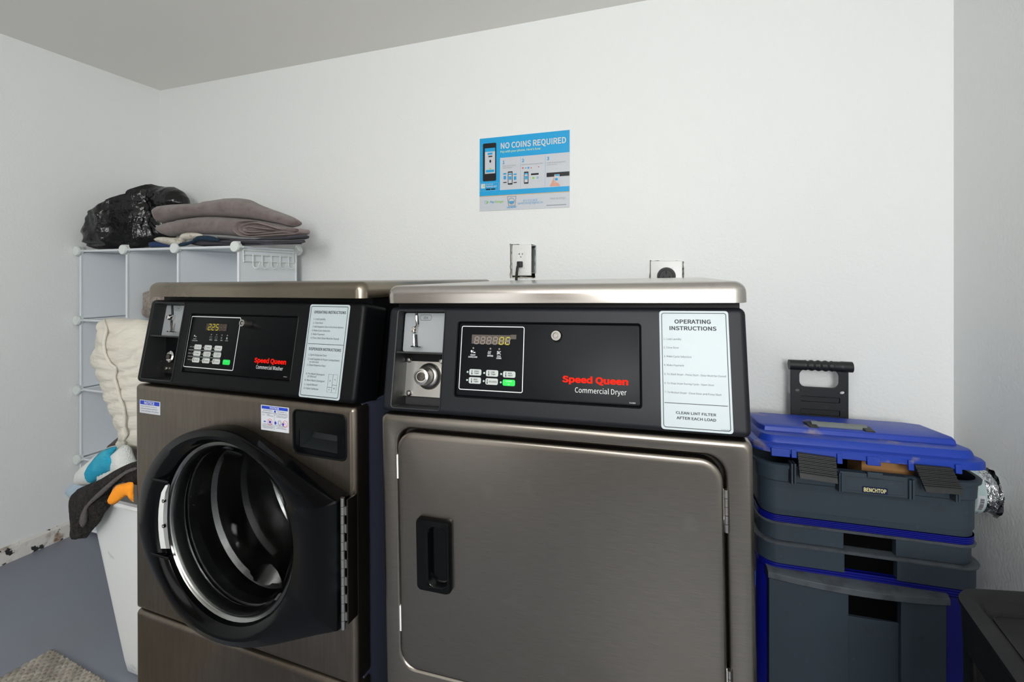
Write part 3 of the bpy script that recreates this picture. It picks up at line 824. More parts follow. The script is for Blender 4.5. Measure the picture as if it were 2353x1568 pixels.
# dispenser drawer
b = MB(WB); x0, x1, z0, z1 = dsp
b.ploft(x0, x1, z0, z1, .012, [(-.0015, -.0005), (0, -.002), (.002, -.001), (.003, .002)], n=4, cap0=False, cap1=False); b.build('dispenser_rim', M_BLACK, washer)
b = MB(WB); b.holes(rr(x0 + .002, x1 - .002, z0 + .002, z1 - .002, .010, 4), [[WB.uv(*Z3(*p)) for p in ((905, 205), (1110, 240), (1112, 340), (905, 300))]], .002, .006)
dd = b.build('dispenser_drawer', M_GLOSS, washer)
b = MB(WB); q = [WB.uv(*Z3(*p)) for p in ((905, 205), (1110, 240), (1112, 340), (905, 300))]
b.loft([lp3(q, .004), lp3([(p[0] + dx, p[1] + dz_) for p, dx, dz_ in zip(q, (.016, -.002, -.002, .004), (-.002, -.002, .012, .010))], .035)], False, True)
b.build('finger_recess', mat('recess_plastic', '1e2123', .45), dd)
# stickers
ZS = zm(590, 920, 10.4545)
WS = WB.sub(Matrix.Translation((0, -.0008, 0)))
def rect4(fr, tl, tr, br, bl):
    a, b_, c, d = fr.uv(*tl), fr.uv(*tr), fr.uv(*br), fr.uv(*bl)
    return ((a[0] + d[0]) / 2, (b_[0] + c[0]) / 2, (d[1] + c[1]) / 2, (a[1] + b_[1]) / 2)
R = rect4(WB, (322, 918), (368.5, 924.5), (368.5, 955), (321.5, 947.5)); b = MB(WB); b.ploft(*R, .001, [(0, -.0001), (0, -.0008)], n=2); s1_ = b.build('notice_sticker', M_STICKER, washer)
def rel(R, fx0, fx1, fz0, fz1): return (R[0] + (R[1] - R[0]) * fx0, R[0] + (R[1] - R[0]) * fx1, R[2] + (R[3] - R[2]) * fz0, R[2] + (R[3] - R[2]) * fz1)
b = MB(WS); b.quad(*rel(R, .03, .97, .66, .96), -.0002); b.build('sticker_band', M_BLUEINK, s1_)
b = MB(WS); b.textbox('NOTICE', *rel(R, .24, .74, .71, .91), -.0005, bold=.02); b.build('sticker_title', M_WHITEINK, s1_)
b = MB(WS)
for i, s in enumerate(('DOOR LOCK LIGHT must go out', 'before attempting to open door.', 'To open, push door in then pull out.')):
    b.textbox(s, *rel(R, .05, .93 - .08 * (1 - i / 2) * (i != 2), .49 - .17 * i, .58 - .17 * i), -.0003)
b.quad(*rel(R, .05, .95, .075, .085), -.0003)
b.build('sticker_print', M_BLACKINK, s1_)
R = rect4(WB, (601, 929), (665, 939), (663.5, 997), (600, 986)); b = MB(WB); b.ploft(*R, .001, [(0, -.0001), (0, -.0008)], n=2); s2_ = b.build('detergent_sticker', M_STICKER, washer)
b = MB(WS); b.quad(*rel(R, .03, .97, .855, .975), -.0002)
_c = rel(R, .515, .515, .79, .79); b.prism(circ(_c[0], _c[2], .0026, 16), -.0004, -.0002)
b.quad(*rel(R, .10, .18, .33, .37), -.0003); b.quad(*rel(R, .29, .37, .30, .40), -.0003)
for fx, fz in ((.53, .34), (.80, .32)):
    c = rel(R, fx, fx, fz, fz); b.poly([(c[0] - .0035, -.0003, c[2]), (c[0], -.0003, c[2] - .0045), (c[0] + .0035, -.0003, c[2]), (c[0], -.0003, c[2] + .0045)])
b.build('sticker_band', M_BLUEINK, s2_)
b = MB(WS); b.textbox('NOTICE', *rel(R, .33, .66, .885, .95), -.0005, bold=.025); b.build('sticker_title', M_WHITEINK, s2_)
b = MB(WS)
for s, q in (('HIGH EFFICIENCY', (.07, .43, .775, .82)), ('DETERGENT IS', (.60, .93, .77, .815)), ('RECOMMENDED FOR BEST PERFORMANCE', (.04, .96, .69, .735)),
             ('NON', (.05, .14, .595, .625)), ('USING', (.22, .32, .625, .655)), ('DETERGENT', (.22, .46, .58, .61)), ('IF', (.50, .53, .62, .65)), ('USING SINGLE LOAD', (.56, .96, .615, .645)), ('LAUNDRY PACKET', (.56, .92, .57, .60)),
             ('AVOID OVERSUDSING', (.07, .43, .235, .265)), ('BY USING ONLY 1/2 THE', (.05, .46, .185, .215)), ('AMOUNT RECOMMENDED', (.05, .46, .135, .165)), ('BY MANUFACTURERS.', (.07, .43, .085, .115)),
             ('ADD TO WASHER DRUM.', (.53, .95, .22, .25)), ('DO NOT ADD TO', (.60, .88, .17, .20)), ('DISPENSER DRAWER.', (.56, .93, .12, .15))):
    b.textbox(s, *rel(R, *q), -.0003)
b.quad(*rel(R, .485, .49, .05, .67), -.0003); b.quad(*rel(R, .03, .97, .665, .668), -.0003)
c = rel(R, .68, .68, .36, .36); b.lineloop(circ(c[0], c[2], .0055, 20), .0006, -.0003); b.lineloop(circ(c[0], c[2], .0035, 16), .0004, -.0003)
b.build('sticker_print', M_BLACKINK, s2_)
b = MB(WS)
for fx in (.33, .88):
    c = rel(R, fx, fx, .35, .35); b.lineloop(circ(c[0], c[2], .0072, 24), .0007, -.0005)
    b.tube([(c[0] - .0045, -.0005, c[2] + .0045), (c[0] + .0045, -.0005, c[2] - .0045)], .0003, 4)
b.each('warning_mark', M_REDLINE, s2_)

# washer control panel
Z2 = zm(300, 640, 3.9217); ZW = zm(420, 710, 9.412)
byw = (WP.uv(*Z2(155, 560))[0], WP.uv(*Z2(425, 600))[0], WP.uv(*Z2(250, 915))[1], WP.uv(*Z2(350, 222))[1])
rcw = (WP.uv(*Z2(490, 600))[0], WP.uv(*Z2(1478, 640))[0], WP.uv(*Z2(1000, 900))[1], WP.uv(*Z2(1000, 322))[1])
rcw = (WP.uv(*Z2(500, 560))[0],) + rcw[1:]
fascia(WP, washer, M_BLACK, [rr(*byw, .005, 3), rr(*rcw, .006, 3)])
midw = WP.uv(*Z2(320, 522))[1]
cbw = coin_bay(WP, washer, byw, midw, None, None, None, None, None, depth=.058)
b = MB(WP); q = (WP.uv(*Z2(308, 350), .030)[0], byw[1] - .001, midw + .002, byw[3] - .003); b.ploft(*q, .003, [(0, .056), (0, .030)], n=3); b.build('coin_plate', M_GREYP, cbw)
b = MB(WP)
for p_, q_ in (((376, 232), (380, 330)), ((370, 385), (372, 470))):
    u, v = WP.uv(*Z2(*p_), .029), WP.uv(*Z2(*q_), .029); b.tube([(u[0], .029, u[1]), (v[0], .029, v[1])], .003, 8)
b.build('coin_slot', M_BLACKINK, cbw)
b = MB(WP)
u = WP.uv(*Z2(352, 352), .020); b.lathe(u[0], u[1], [(.008, .030), (.008, .020), (.005, .015), (.001, .014)], 20)
v = WP.uv(*Z2(385, 335), .018); b.tube([(u[0], .018, u[1]), (v[0], .018, v[1])], .002, 8)
u = WP.uv(*Z2(360, 480), .010); b.loft([[(u[0] + r_ * math.cos(a), .013 + r_ * .8 * math.sin(a), u[1] + z_) for a in [k * math.pi / 12 for k in range(24)]] for r_, z_ in ((.0115, .0012), (.013, 0), (.0115, -.0012))])
v = WP.uv(*Z2(370, 400), .016); b.tube([(v[0], .018, v[1]), (v[0], .018, u[1])], .002, 8)
b.build('coin_lever', M_CHROME, cbw)
b = MB(WP); a0 = WP.uv(*Z2(414, 279), .0295); a1 = WP.uv(*Z2(443, 279), .0295); a2 = WP.uv(*Z2(414, 263), .0295)
b.textbox('25¢', a0[0], a1[0], a0[1], a2[1], .0292)
b.lineloop(list(reversed([WP.uv(*Z2(*q), .0295) for q in ((393, 270), (408, 250), (450, 250), (463, 272), (448, 292), (405, 290))])), .0006, .0292)
b.build('lettering', M_BLACKINK, cbw)
b = MB(WP); q = (WP.uv(*Z2(290, 700), .052)[0], byw[1] - .001, WP.uv(*Z2(300, 850), .052)[1], midw - .003); b.ploft(*q, .005, [(0, .056), (0, .052)], n=3); b.build('lock_plate', M_DARKMET, cbw)
lc = WP.uv(*Z2(372, 705), .030); lx = min(lc[0] + .006, byw[1] - .012)
b = MB(WP); R0 = .024; b.lathe(lx, lc[1], [(R0 * 1.04, .053), (R0, .046), (R0 * .85, .036), (R0 * .66, .030), (R0 * .6, .02), (R0 * .45, .018), (R0 * .4, .021), (.001, .021)], 36); b.build('lock_barrel', M_CHROME, cbw)
b = MB(WP); b.lathe(lx, lc[1], [(R0 * .28, .022), (R0 * .26, .016), (.0005, .016)], 20); b.build('keyway', M_DARKMET, cbw)
for q in ((323, 572), (315, 812)):
    c = WP.uv(*Z2(*q), .047); b = MB(WP); b.lathe(c[0], c[1], [(.0062, .053), (.0058, .049), (.004, .0465), (.001, .0458)], 18); b.build('screw', M_CHROME_S, cbw)
b = MB(WP); recess_ring(b, rcw, .006, .0045); b.build('service_door_rim', M_BLACK, washer)
prw = (rcw[0] + .0035, rcw[1] - .0035, rcw[2] + .004, rcw[3] - .004)
b = MB(WP); b.ploft(*prw, .004, [(-.003, .006), (0, .0045), (0.0004, .0032), (.001, .003)], n=3); sdw = b.build('service_door', M_OVERLAY, washer)
WQ = WP.sub(Matrix.Translation((0, .003, 0)))
kx0, kx1 = WQ.uv(*ZW(105, 700))[0], WQ.uv(*ZW(1180, 760))[0]; kz1 = WQ.uv(*ZW(720, 172))[1]; kz0 = WQ.uv(*ZW(560, 1300))[1]
b = MB(WQ); b.lineloop(rr(kx0, kx1, kz0, kz1, .004, 4), .0018, -.0004); b.build('keypad_border', M_WHITEINK, sdw)
b = MB(WQ); b.quad(*WQ.rect(ZW(520, 318), ZW(945, 480)), -.0004); b.build('display', M_LCDB, sdw)
bl = MB(WQ); bu = MB(WQ); d0 = WQ.uv(*ZW(535, 455)); d1 = WQ.uv(*ZW(560, 330)); dR = WQ.uv(*ZW(945, 470))
digits(bl, bu, d0[0], (dR[0] - d0[0]) / 5, d0[1], d1[1] - d0[1], 5, '225  ', -.0008)
wdig = (dR[0] - d0[0]) / 5; bl.quad(d0[0] + wdig * .93, d0[0] + wdig * 1.03, d0[1] - .0004, d0[1] + .0012, -.0008)
bl.build('display_lit_segments', M_LIT, sdw); bu.build('display_segments', M_SEGD, sdw)
for s, L, R_, T in (('INSERT', (232, 656), (300, 660), 638), ('COINS/CARD', (200, 694), (320, 700), 674), ('WASH', (575, 682), (634, 686), 660), ('RINSE', (690, 690), (748, 694), 668), ('SPIN', (812, 694), (860, 697), 672), ('DOOR', (920, 700), (980, 706), 682),
                    ('Soil', (160, 826), (200, 828), 806), ('Cycle', (122, 964), (178, 968), 944), ('Temp', (104, 1100), (158, 1104), 1082)):
    b = MB(WQ); b.text(s, ZW(*L), ZW(*R_), ZW(0, T)[1], -.0005, bold=.02); b.build('caption', M_DIMINK, sdw)
b = MB(WQ)
for y0_, y1_ , xa, xb in ((882, 932, 132, 834), (1020, 1075, 112, 810)):
    u = WQ.uv(*ZW(xa, y0_)); v = WQ.uv(*ZW(xb, y1_)); zc = (u[1] + v[1]) / 2; b.quad(u[0], v[0], zc - .0005, zc + .0005, -.0005)
def outline_px(b, pts, w_=.0005): b.lineloop(list(reversed([WQ.uv(*ZW(*p)) for p in pts])), w_, -.0005)
outline_px(b, ((583, 600), (640, 602), (632, 640), (590, 638))); outline_px(b, ((698, 602), (756, 606), (746, 648), (704, 644)))
c = WQ.uv(*ZW(840, 632)); b.lineloop(circ(c[0], c[1], .0022, 14), .0007, -.0005)
b.quad(*WQ.rect(ZW(948, 618), ZW(966, 664)), -.0005); b.quad(*WQ.rect(ZW(250, 565), ZW(270, 600)), -.0005); b.quad(*WQ.rect(ZW(278, 592), ZW(300, 612)), -.0005)
b.each('status_icon', M_DIMINK, sdw)
WK = [((252, 768), (408, 882), 'LIGHT'), ((468, 782), (628, 898), 'MEDIUM'), ((688, 796), (850, 914), 'HEAVY'),
      ((230, 908), (386, 1022), 'NORMAL'), ((445, 924), (604, 1040), 'PERM|PRESS'), ((664, 938), (828, 1055), 'DELICATES|HELP'),
      ((206, 1048), (364, 1165), 'HOT'), ((422, 1064), (582, 1182), 'WARM'), ((640, 1082), (806, 1202), 'COLD')]
for tl, br, s in WK:
    a = WQ.uv(*ZW(tl[0] + 8, (tl[1] + br[1]) / 2)); c = WQ.uv(*ZW(br[0] - 8, (tl[1] + br[1]) / 2)); zt = WQ.uv(*ZW((tl[0] + br[0]) / 2, tl[1] + 4))[1]; zb = WQ.uv(*ZW((tl[0] + br[0]) / 2, br[1] - 4))[1]
    R = (a[0] - .001, c[0] + .001, zb, zt)
    b = MB(WQ); b.ploft(*R, .003, [(0, 0), (0, -.0005), (.0004, -.0009)], n=3); b.build('button', M_KEY, sdw)
    b = MB(WQ); ws = s.split('|')
    for i, q in enumerate(ws):
        if len(ws) == 1: b.textbox(q, *rel(R, .40, .86, .38, .58), -.0012)
        else: b.textbox(q, *rel(R, .42, .88, .56 - .32 * i, .74 - .32 * i), -.0012)
    if s in ('HOT', 'WARM', 'COLD'):
        u = rel(R, .24, .24, .25, .85); b.tube([(u[0], -.0012, u[2]), (u[0], -.0012, u[3])], .0005, 5)
    else:
        u = rel(R, .10, .30, .25, .78); b.lineloop([(u[0] + .0005, u[2]), (u[1] - .0005, u[2]), (u[1], u[3]), (u[0], u[3])], .0004, -.0012)
    b.build('button_print', M_BLACKINK, sdw)
    c = WQ.uv(*ZW(tl[0] - 24, (tl[1] + br[1]) / 2 - 2)); b = MB(WQ); b.lathe(c[0], c[1], [(.0016, 0), (.0014, -.0006), (.0003, -.0009)], 10); b.build('indicator_light', M_SEG, sdw)
a = WQ.uv(*ZW(866, 1160)); c = WQ.uv(*ZW(1022, 1160)); R = (a[0], c[0], WQ.uv(*ZW(940, 1214))[1], WQ.uv(*ZW(950, 1102))[1])
b = MB(WQ); b.ploft(*R, .003, [(0, 0), (0, -.0005), (.0004, -.0009)], n=3); tag(b.build('start_button', M_GREEN, sdw), 'green start button')
b = MB(WQ); b.textbox('START', *rel(R, .26, .76, .6, .8), -.0012); b.build('start_button_print', mat('teal_print', '6fe8b0', .5), sdw)
for q in ((620, 558), (735, 562), (850, 570), (967, 577)):
    c = WQ.uv(*ZW(*q)); b = MB(WQ); b.lathe(c[0], c[1], [(.0016, 0), (.0014, -.0006), (.0003, -.0009)], 10); b.build('indicator_light', M_SEG, sdw)
c = WP.uv(*ZW(1410, 320)); b = MB(WP); R = .010
b.lathe(c[0], c[1], [(R, .004), (R * .95, -.010), (R * .8, -.017), (R * .5, -.017), (R * .45, -.013), (R * .3, -.013), (R * .28, -.016), (.0004, -.016)], 28); b.build('panel_lock', M_CHROME_S, sdw)
b = MB(WQ); b.text('Speed Queen', ZW(1545, 1152), ZW(2235, 1200), ZW(0, 1060)[1], -.0006, bold=.036); b.build('name_lettering', mat('red_ink_washer', 'd81503', .6, spec=.1), sdw)
b = MB(WQ); b.text('Commercial Washer', ZW(1585, 1292), ZW(2165, 1330), ZW(0, 1215)[1], -.0006); b.text('800496', ZW(2178, 1476), ZW(2255, 1481), ZW(0, 1464)[1], -.0006); b.build('model_lettering', M_WHITEINK, sdw)
lr = (WP.uv(*Z2(1570, 650))[0], WP.uv(*Z2(1932, 680))[0], WP.uv(*Z2(1700, 1085))[1], WP.uv(*Z2(1800, 237))[1])
b = MB(WP); b.ploft(*lr, .005, [(0, 0), (0, -.0008), (.0004, -.001)], n=4); lbw = b.build('instruction_label', M_LABEL, washer)
WL = WP.sub(Matrix.Translation((0, -.001, 0)))
b = MB(WL); b.lineloop(rr(lr[0] + .0038, lr[1] - .0038, lr[2] + .0038, lr[3] - .0038, .004, 4), .0012, -.0003)
for s, L, R_, T, bo in (('OPERATING INSTRUCTIONS', (1655, 315), (1940, 325), 292, .018), ('1. Load Laundry', (1650, 374), (1757, 376), 357, 0), ('2. Close Door', (1644, 408), (1736, 410), 392, 0),
        ('3. Add Supplies (See Instructions Below)', (1639, 441), (1918, 452), 426, 0), ('4. Make Cycle Selection', (1634, 476), (1797, 483), 460, 0), ('5. Make Payment', (1628, 509), (1748, 514), 494, 0), ('6. Press Start (Door Must be Closed)', (1624, 543), (1878, 557), 527, 0),
        ('DISPENSER INSTRUCTIONS', (1607, 645), (1896, 662), 622, .018), ('1. Open Dispenser Door', (1603, 695), (1769, 704), 678, 0), ('2. Load Supplies in Proper Compartment', (1597, 732), (1882, 752), 715, 0), ('as Indicated', (1612, 758), (1694, 764), 743, 0),
        ('3. Close Dispenser Door', (1590, 786), (1758, 798), 770, 0), ('A. Pre Wash Detergent', (1580, 864), (1748, 878), 848, 0), ('(If Offered)', (1594, 890), (1673, 896), 874, 0), ('B. Main Wash Detergent', (1570, 922), (1748, 938), 906, 0),
        ('C. Liquid Bleach', (1565, 960), (1684, 968), 944, 0), ('D. Fabric Softener', (1561, 996), (1694, 1006), 979, 0)):
    b.text(s, Z2(*L), Z2(*R_), Z2(0, T)[1], -.0003, bold=bo)
u = WL.uv(*Z2(1600, 585)); v = WL.uv(*Z2(1920, 606)); zc = (u[1] + v[1]) / 2; b.quad(u[0], v[0], zc - .0005, zc + .0005, -.0003)
cr = (WL.uv(*Z2(1776, 950))[0], WL.uv(*Z2(1860, 950))[0], WL.uv(*Z2(1810, 1030))[1], WL.uv(*Z2(1830, 867))[1])
b.lineloop([(cr[0], cr[2]), (cr[1], cr[2]), (cr[1], cr[3]), (cr[0], cr[3])], .0005, -.0003)
xm = (cr[0] + cr[1]) / 2; b.quad(xm - .0003, xm + .0003, cr[2], cr[3], -.0003)
b.quad(xm, cr[1], *(lambda z: (z - .0003, z + .0003))(rel(cr, 0, 0, .42, .42)[2]), -.0003); b.quad(cr[0], xm, *(lambda z: (z - .0003, z + .0003))(rel(cr, 0, 0, .28, .28)[2]), -.0003)
for s, fx, fz in (('A', .75, .68), ('B', .75, .19), ('C', .25, .11), ('D', .25, .60)): b.textbox(s, *rel(cr, fx - .07, fx + .07, fz, fz + .08), -.0003)
b.build('lettering', M_BLACKINK, lbw)

# ================================================================= on the back wall
# sign
pz1, pz0 = None, None
sx0, sx1 = RB.uv(1102, 400, -.003)[0], RB.uv(1308.5, 400, -.003)[0]
sz1 = (RB.uv(1102, 320)[1] + RB.uv(1308.5, 298.5)[1]) / 2; sz0 = (RB.uv(1102, 485.5)[1] + RB.uv(1308.5, 476)[1]) / 2
SM = Matrix.Translation((sx0, YB - .001, sz0))
SW_, SH_ = sx1 - sx0, sz1 - sz0
SF = Frame(SM @ Matrix.Rotation(math.radians(0.15), 4, 'Y'))
sign = MB(SF).ploft(0, SW_, 0, SH_, .001, [(0, 0), (0, -.0022)], n=2).build('wall_sign', M_STICKER)
WM[sign.name] = Matrix.Identity(4)
tag(sign, 'blue and white payment instruction sign on the back wall above the outlet', 'sign')
ZP = zm(1080, 280, 7.128)
M_SKY = mat('sign_blue', '0f9fd8', .4); M_SKY2 = mat('sign_link_blue', '3f9ccf', .4); M_LIME = mat('sign_green', '8cc63f', .4); M_SAND = mat('sign_cream', 'c9e0a8', .5)
M_GOLD = mat('sign_gold', 'd0a850', .4); M_PHONE = mat('phone_black', '15161a', .3); M_GREYINK = mat('grey_ink', '8e969b', .5); M_SKIN = mat('sign_skin', 'd9a08a', .6)
def SP(*q): return SF.uv(*ZP(*q), -.0022)
ya = -.0025
def sq(b, tl, br, y=ya):
    a, c = SP(*tl), SP(*br); b.quad(a[0], c[0], c[1], a[1], y); return b
def sx(px): return SP(px, 700)[0]
zhd = (SP(490, 592)[1] + SP(1628, 497)[1]) / 2; zbt = (SP(490, 1118)[1] + SP(1628, 1055)[1]) / 2; zln = (SP(158, 1222)[1] + SP(1628, 1140)[1]) / 2
xc = sx(492)
b = MB(SF); b.quad(0, SW_, zhd, SH_, ya); b.quad(0, xc, zln, zhd, ya); b.quad(xc, SW_, zln, zbt, ya); b.quad(sx(826), sx(829), zbt + .004, zhd - .004, ya); b.quad(sx(1230), sx(1233), zbt + .004, zhd - .004, ya)
b.build('sign_field', M_SKY, sign)
b = MB(SF); b.quad(0, SW_, zln - .0022, zln, -.0028); b.build('gold_line', M_GOLD, sign)
def st(b, s, L, R_, T, bold=0, y=-.0032, shear=0):
    a, c, t_ = SP(*L), SP(*R_), SP(L[0], T); z = (a[1] + c[1]) / 2; b.textbox(s, a[0], c[0], z, z + t_[1] - a[1], y, bold, shear)
b = MB(SF); st(b, 'NO COINS REQUIRED', (505, 442), (1575, 345), 352, .02)
st(b, 'Download', (262, 1040), (376, 1032), 1018); st(b, 'PayRange app!', (262, 1076), (440, 1064), 1050, .01)
R = (SP(182, 1020)[0], SP(248, 1020)[0], SP(210, 1094)[1], SP(210, 1022)[1]); b.prism(rr(*R, .002, 3), -.0032, -.0026)
u = (SP(166, 1060)[0], SP(468, 1060)[0], SP(320, 1130)[1], SP(320, 1003)[1]); b.lineloop(rr(*u, .002, 2), .0004, -.0032)
b.build('sign_title', M_WHITEINK, sign)
b = MB(SF); st(b, "Pay with your phone. Here's how:", (500, 512), (1162, 452), 478, .01); b.build('sign_subtitle', M_SAND, sign)
def one(name, mt, *a, **k):
    b_ = MB(SF); st(b_, *a, **k); b_.build(name, mt, sign)
one('step_number', M_SKY2, '1', (536, 692), (566, 690), 640, .03); one('step_number', M_SKY2, '2', (850, 662), (886, 659), 612, .03); one('step_number', M_SKY2, '3', (1260, 630), (1298, 626), 577, .03)
one('pay_lettering', M_SKY2, 'Pay', (328, 1332), (400, 1328), 1300, .025, shear=.2); one('laundry_lettering', M_SKY2, 'LAUNDRY', (606, 1416), (762, 1408), 1388, .03)
one('contact_lettering', M_SKY2, '813-613-2425', (872, 1310), (1104, 1298), 1274); one('contact_lettering', M_SKY2, 'LaundryLeasingCo@gmail.com', (784, 1352), (1194, 1334), 1318)
c = SP(680, 1300)
b = MB(SF)
b.poly([(c[0] + .0105 * math.cos(a), -.0034, c[1] + .0105 * math.sin(a)) for a in [math.pi + math.pi * i / 12 for i in range(13)]])
b.build('pictured_water', M_SKY2, sign)
b = MB(SF)
for s, L, R_, T in (('Swipe side-to-side to', (534, 736), (755, 722), 716), ('select machine', (534, 768), (692, 758), 748), ('Add funds and check special offers', (848, 712), (1197, 688), 692),
                    ('Swipe up to send payment', (1258, 684), (1562, 660), 664), ('to the machine', (1258, 716), (1430, 704), 698), ('Swipe up and go.', (1314, 1272), (1568, 1256), 1242)):
    st(b, s, L, R_, T)
b.build('sign_grey_print', M_GREYINK, sign); b = MB(SF)
b.lineloop(circ(c[0], c[1], .0135, 24), .0028, -.0033)
tl = [SP(606, 1222), SP(760, 1214), SP(744, 1376), SP(628, 1382)]
b.lineloop(list(reversed(tl)), .004, -.003)
sq(b, (1250, 1364), (1575, 1363)); 
b.each('pictured_machine', M_GREYINK, sign)
b = MB(SF); st(b, 'Range', (402, 1328), (548, 1322), 1294, .012, shear=.2)
b.build('range_lettering', M_LIME, sign); b = MB(SF)
for bx, bz in ((285, 1320), (228, 1055)):
    u = SP(bx, bz); k = .0042 if bx > 250 else .003; b.prism([(u[0] - k, u[1] - k), (u[0] + k, u[1] - k * .8), (u[0] + k, u[1] + k), (u[0] - k * .4, u[1] + k * 1.2)], -.0036, -.0032)
sq(b, (530, 1027), (606, 1023), -.003); sq(b, (715, 1014), (782, 1010), -.003); u = SP(334, 775); b.poly([(u[0] - .007, -.0042, u[1] - .001), (u[0] + .007, -.0042, u[1] - .001), (u[0], -.0042, u[1] + .004)])
sq(b, (1022, 908), (1055, 935), -.0036)
b.each('green_patch', M_LIME, sign)
# pictured phones
b = MB(SF)
u = (SP(213, 660)[0], SP(430, 660)[0], SP(320, 972)[1], SP(320, 352)[1]); b.prism(rr(*u, .005, 4), -.0034, -.0026)
for x_, y0_, y1_, w_ in ((659, 815, 1030, 38), (922, 818, 1015, 36)):
    v = (SP(x_ - w_, 920)[0], SP(x_ + w_, 920)[0], SP(x_, y1_)[1], SP(x_, y0_)[1]); b.prism(rr(*v, .0015, 3), -.0032, -.0026)
v = (SP(1255, 860)[0], SW_, SP(1440, 895)[1], SP(1440, 825)[1]); b.quad(*v, -.0028)
sq(b, (1000, 848), (1125, 868), -.0032); sq(b, (262, 1098), (335, 1118), -.003); sq(b, (345, 1094), (412, 1112), -.003)
b.each('pictured_phone', M_PHONE, sign)
b = MB(SF)
u = (SP(246, 660)[0], SP(413, 660)[0], SP(330, 884)[1], SP(330, 438)[1]); b.quad(*u, -.0036)
for x_, y0_, y1_, w_ in ((659, 838, 1005, 28), (922, 842, 990, 26)): sq(b, (x_ - w_, y0_), (x_ + w_, y1_), -.0036)
v = (SP(985, 900)[0], SP(1160, 900)[0], SP(1070, 970)[1], SP(1070, 840)[1]); b.prism(rr(*v, .001, 2), -.003, -.0026)
b.each('pictured_screen', M_STICKER, sign)
b = MB(SF)
sq(b, (246, 440), (413, 484), -.0039); sq(b, (292, 512), (370, 538), -.0039); sq(b, (262, 794), (398, 824), -.0039)
for x_, y_ in ((572, 905), (659, 912), (740, 912), (922, 905)): sq(b, (x_ - 20, y_ - 15), (x_ + 20, y_ + 38), -.0039); sq(b, (x_ - 26, y_ - 60), (x_ + 26, y_ - 44), -.0039)
u = SP(1108, 915); b.lineloop(circ(u[0], u[1], .004, 16), .0012, -.0036); sq(b, (945, 740), (970, 768), -.003); sq(b, (900, 752), (928, 762), -.003)
u = SP(265, 1320); b.lineloop(rr(u[0] - .006, u[0] + .005, u[1] - .006, u[1] + .006, .002, 3), .0012, -.0028)
sq(b, (1395, 870), (1462, 885), -.0044); sq(b, (1393, 925), (1440, 960), -.0044)
b.each('blue_patch', M_SKY, sign)
b = MB(SF)
u = SP(335, 648); b.prism(circ(u[0], u[1], .0040, 16, .0062), -.0042, -.0037); sq(b, (304, 562), (368, 576), -.0039); sq(b, (246, 856), (413, 884), -.0039)
for x_ in (573, 740): sq(b, (x_ - 28, 990), (x_ + 28, 1001), -.0032)
b.each('dark_patch', M_PHONE, sign)
b = MB(SF); sq(b, (1385, 865), (1468, 1000), -.0040); b.build('pictured_white_phone', M_STICKER, sign)
b = MB(SF); b.poly([(SP(*q)[0], -.0036, SP(*q)[1]) for q in ((1305, 1055), (1340, 990), (1375, 905), (1388, 880), (1392, 1000), (1440, 990), (1440, 920), (1462, 935), (1462, 990), (1445, 1010), (1480, 1050))])
b.poly([(SP(*q)[0], -.0046, SP(*q)[1]) for q in ((1378, 980), (1405, 1000), (1420, 1050), (1470, 1050), (1450, 1010), (1430, 1005), (1392, 968))])
b.build('pictured_hand', M_SKIN, sign)
b = MB(SF); sq(b, (855, 748), (878, 768), -.003); sq(b, (1115, 734), (1135, 746), -.003); sq(b, (995, 745), (1010, 765), -.003); sq(b, (1375, 884), (1388, 894), -.0046); b.each('red_patch', mat('sign_red', 'd9542b', .5), sign)

# wall outlet with plug
OX = RB.rect((1177, 562), (1222, 634)); OZ1 = RB.uv(1200, 563)[1]; OZ0 = RB.uv(1200, 634)[1]
ox0, ox1 = RB.uv(1177, 600, -.012)[0], RB.uv(1221, 600, -.012)[0]
outlet = thing('electrical_outlet', Matrix.Translation(((ox0 + ox1) / 2, YB, OZ0)), 'white wall outlet in a ragged wall cutout, black plug in its lower socket', 'outlet')
b = MB(RB); b.ploft(ox0, ox1, OZ0, OZ1, .003, [(0, -.008), (0, -.012), (.0015, -.0145), (.003, -.015)], n=3); plate = b.build('cover_plate', M_PLATE, outlet)
ZO = zm(1140, 540, 5.115)
def OP(x, y): return RB.uv(*ZO(x, y), -.015)
R = (OP(246, 300)[0], OP(340, 300)[0], OP(290, 392)[1], OP(290, 202)[1])
b = MB(RB); b.ploft(*R, .001, [(0, -.0145), (0, -.0165), (.0005, -.017)], n=2); rec = b.build('receptacle', M_PLATE, plate)
b = MB(RB)
for tl, br in (((272, 214), (276, 236)), ((258, 224), (272, 228)), ((306, 216), (311, 234))):
    u, v = OP(*tl), OP(*br); b.box(u[0], v[0] + .0008, -.0174, -.0168, v[1], u[1])
c = OP(292, 260); b.prism(circ(c[0], c[1], .0022, 12), -.0174, -.0168)
b.build('socket_slot', M_BLACKINK, rec)
for q in ((292, 158), (292, 440)):
    c = OP(*q); b = MB(RB); b.lathe(c[0], c[1], [(.003, -.0148), (.0025, -.0162), (.0003, -.0164)], 12); b.build('screw', M_PLATE, plate)
b = MB(RB); b.holes([(ox0 + .004, OZ0 + .01), (ox1 + .016, OZ0 + .01), (ox1 + .016, OZ1 - .004), (ox0 + .004, OZ1 - .004)], [[(ox0 + .006, OZ0 + .012), (ox1 + .014, OZ0 + .012), (ox1 + .014, OZ1 - .006), (ox0 + .006, OZ1 - .006)]], -.006, .06)
b.box(ox0 + .006, ox1 + .014, .055, .06, OZ0 + .012, OZ1 - .006); b.build('metal_box', M_GALV, outlet)
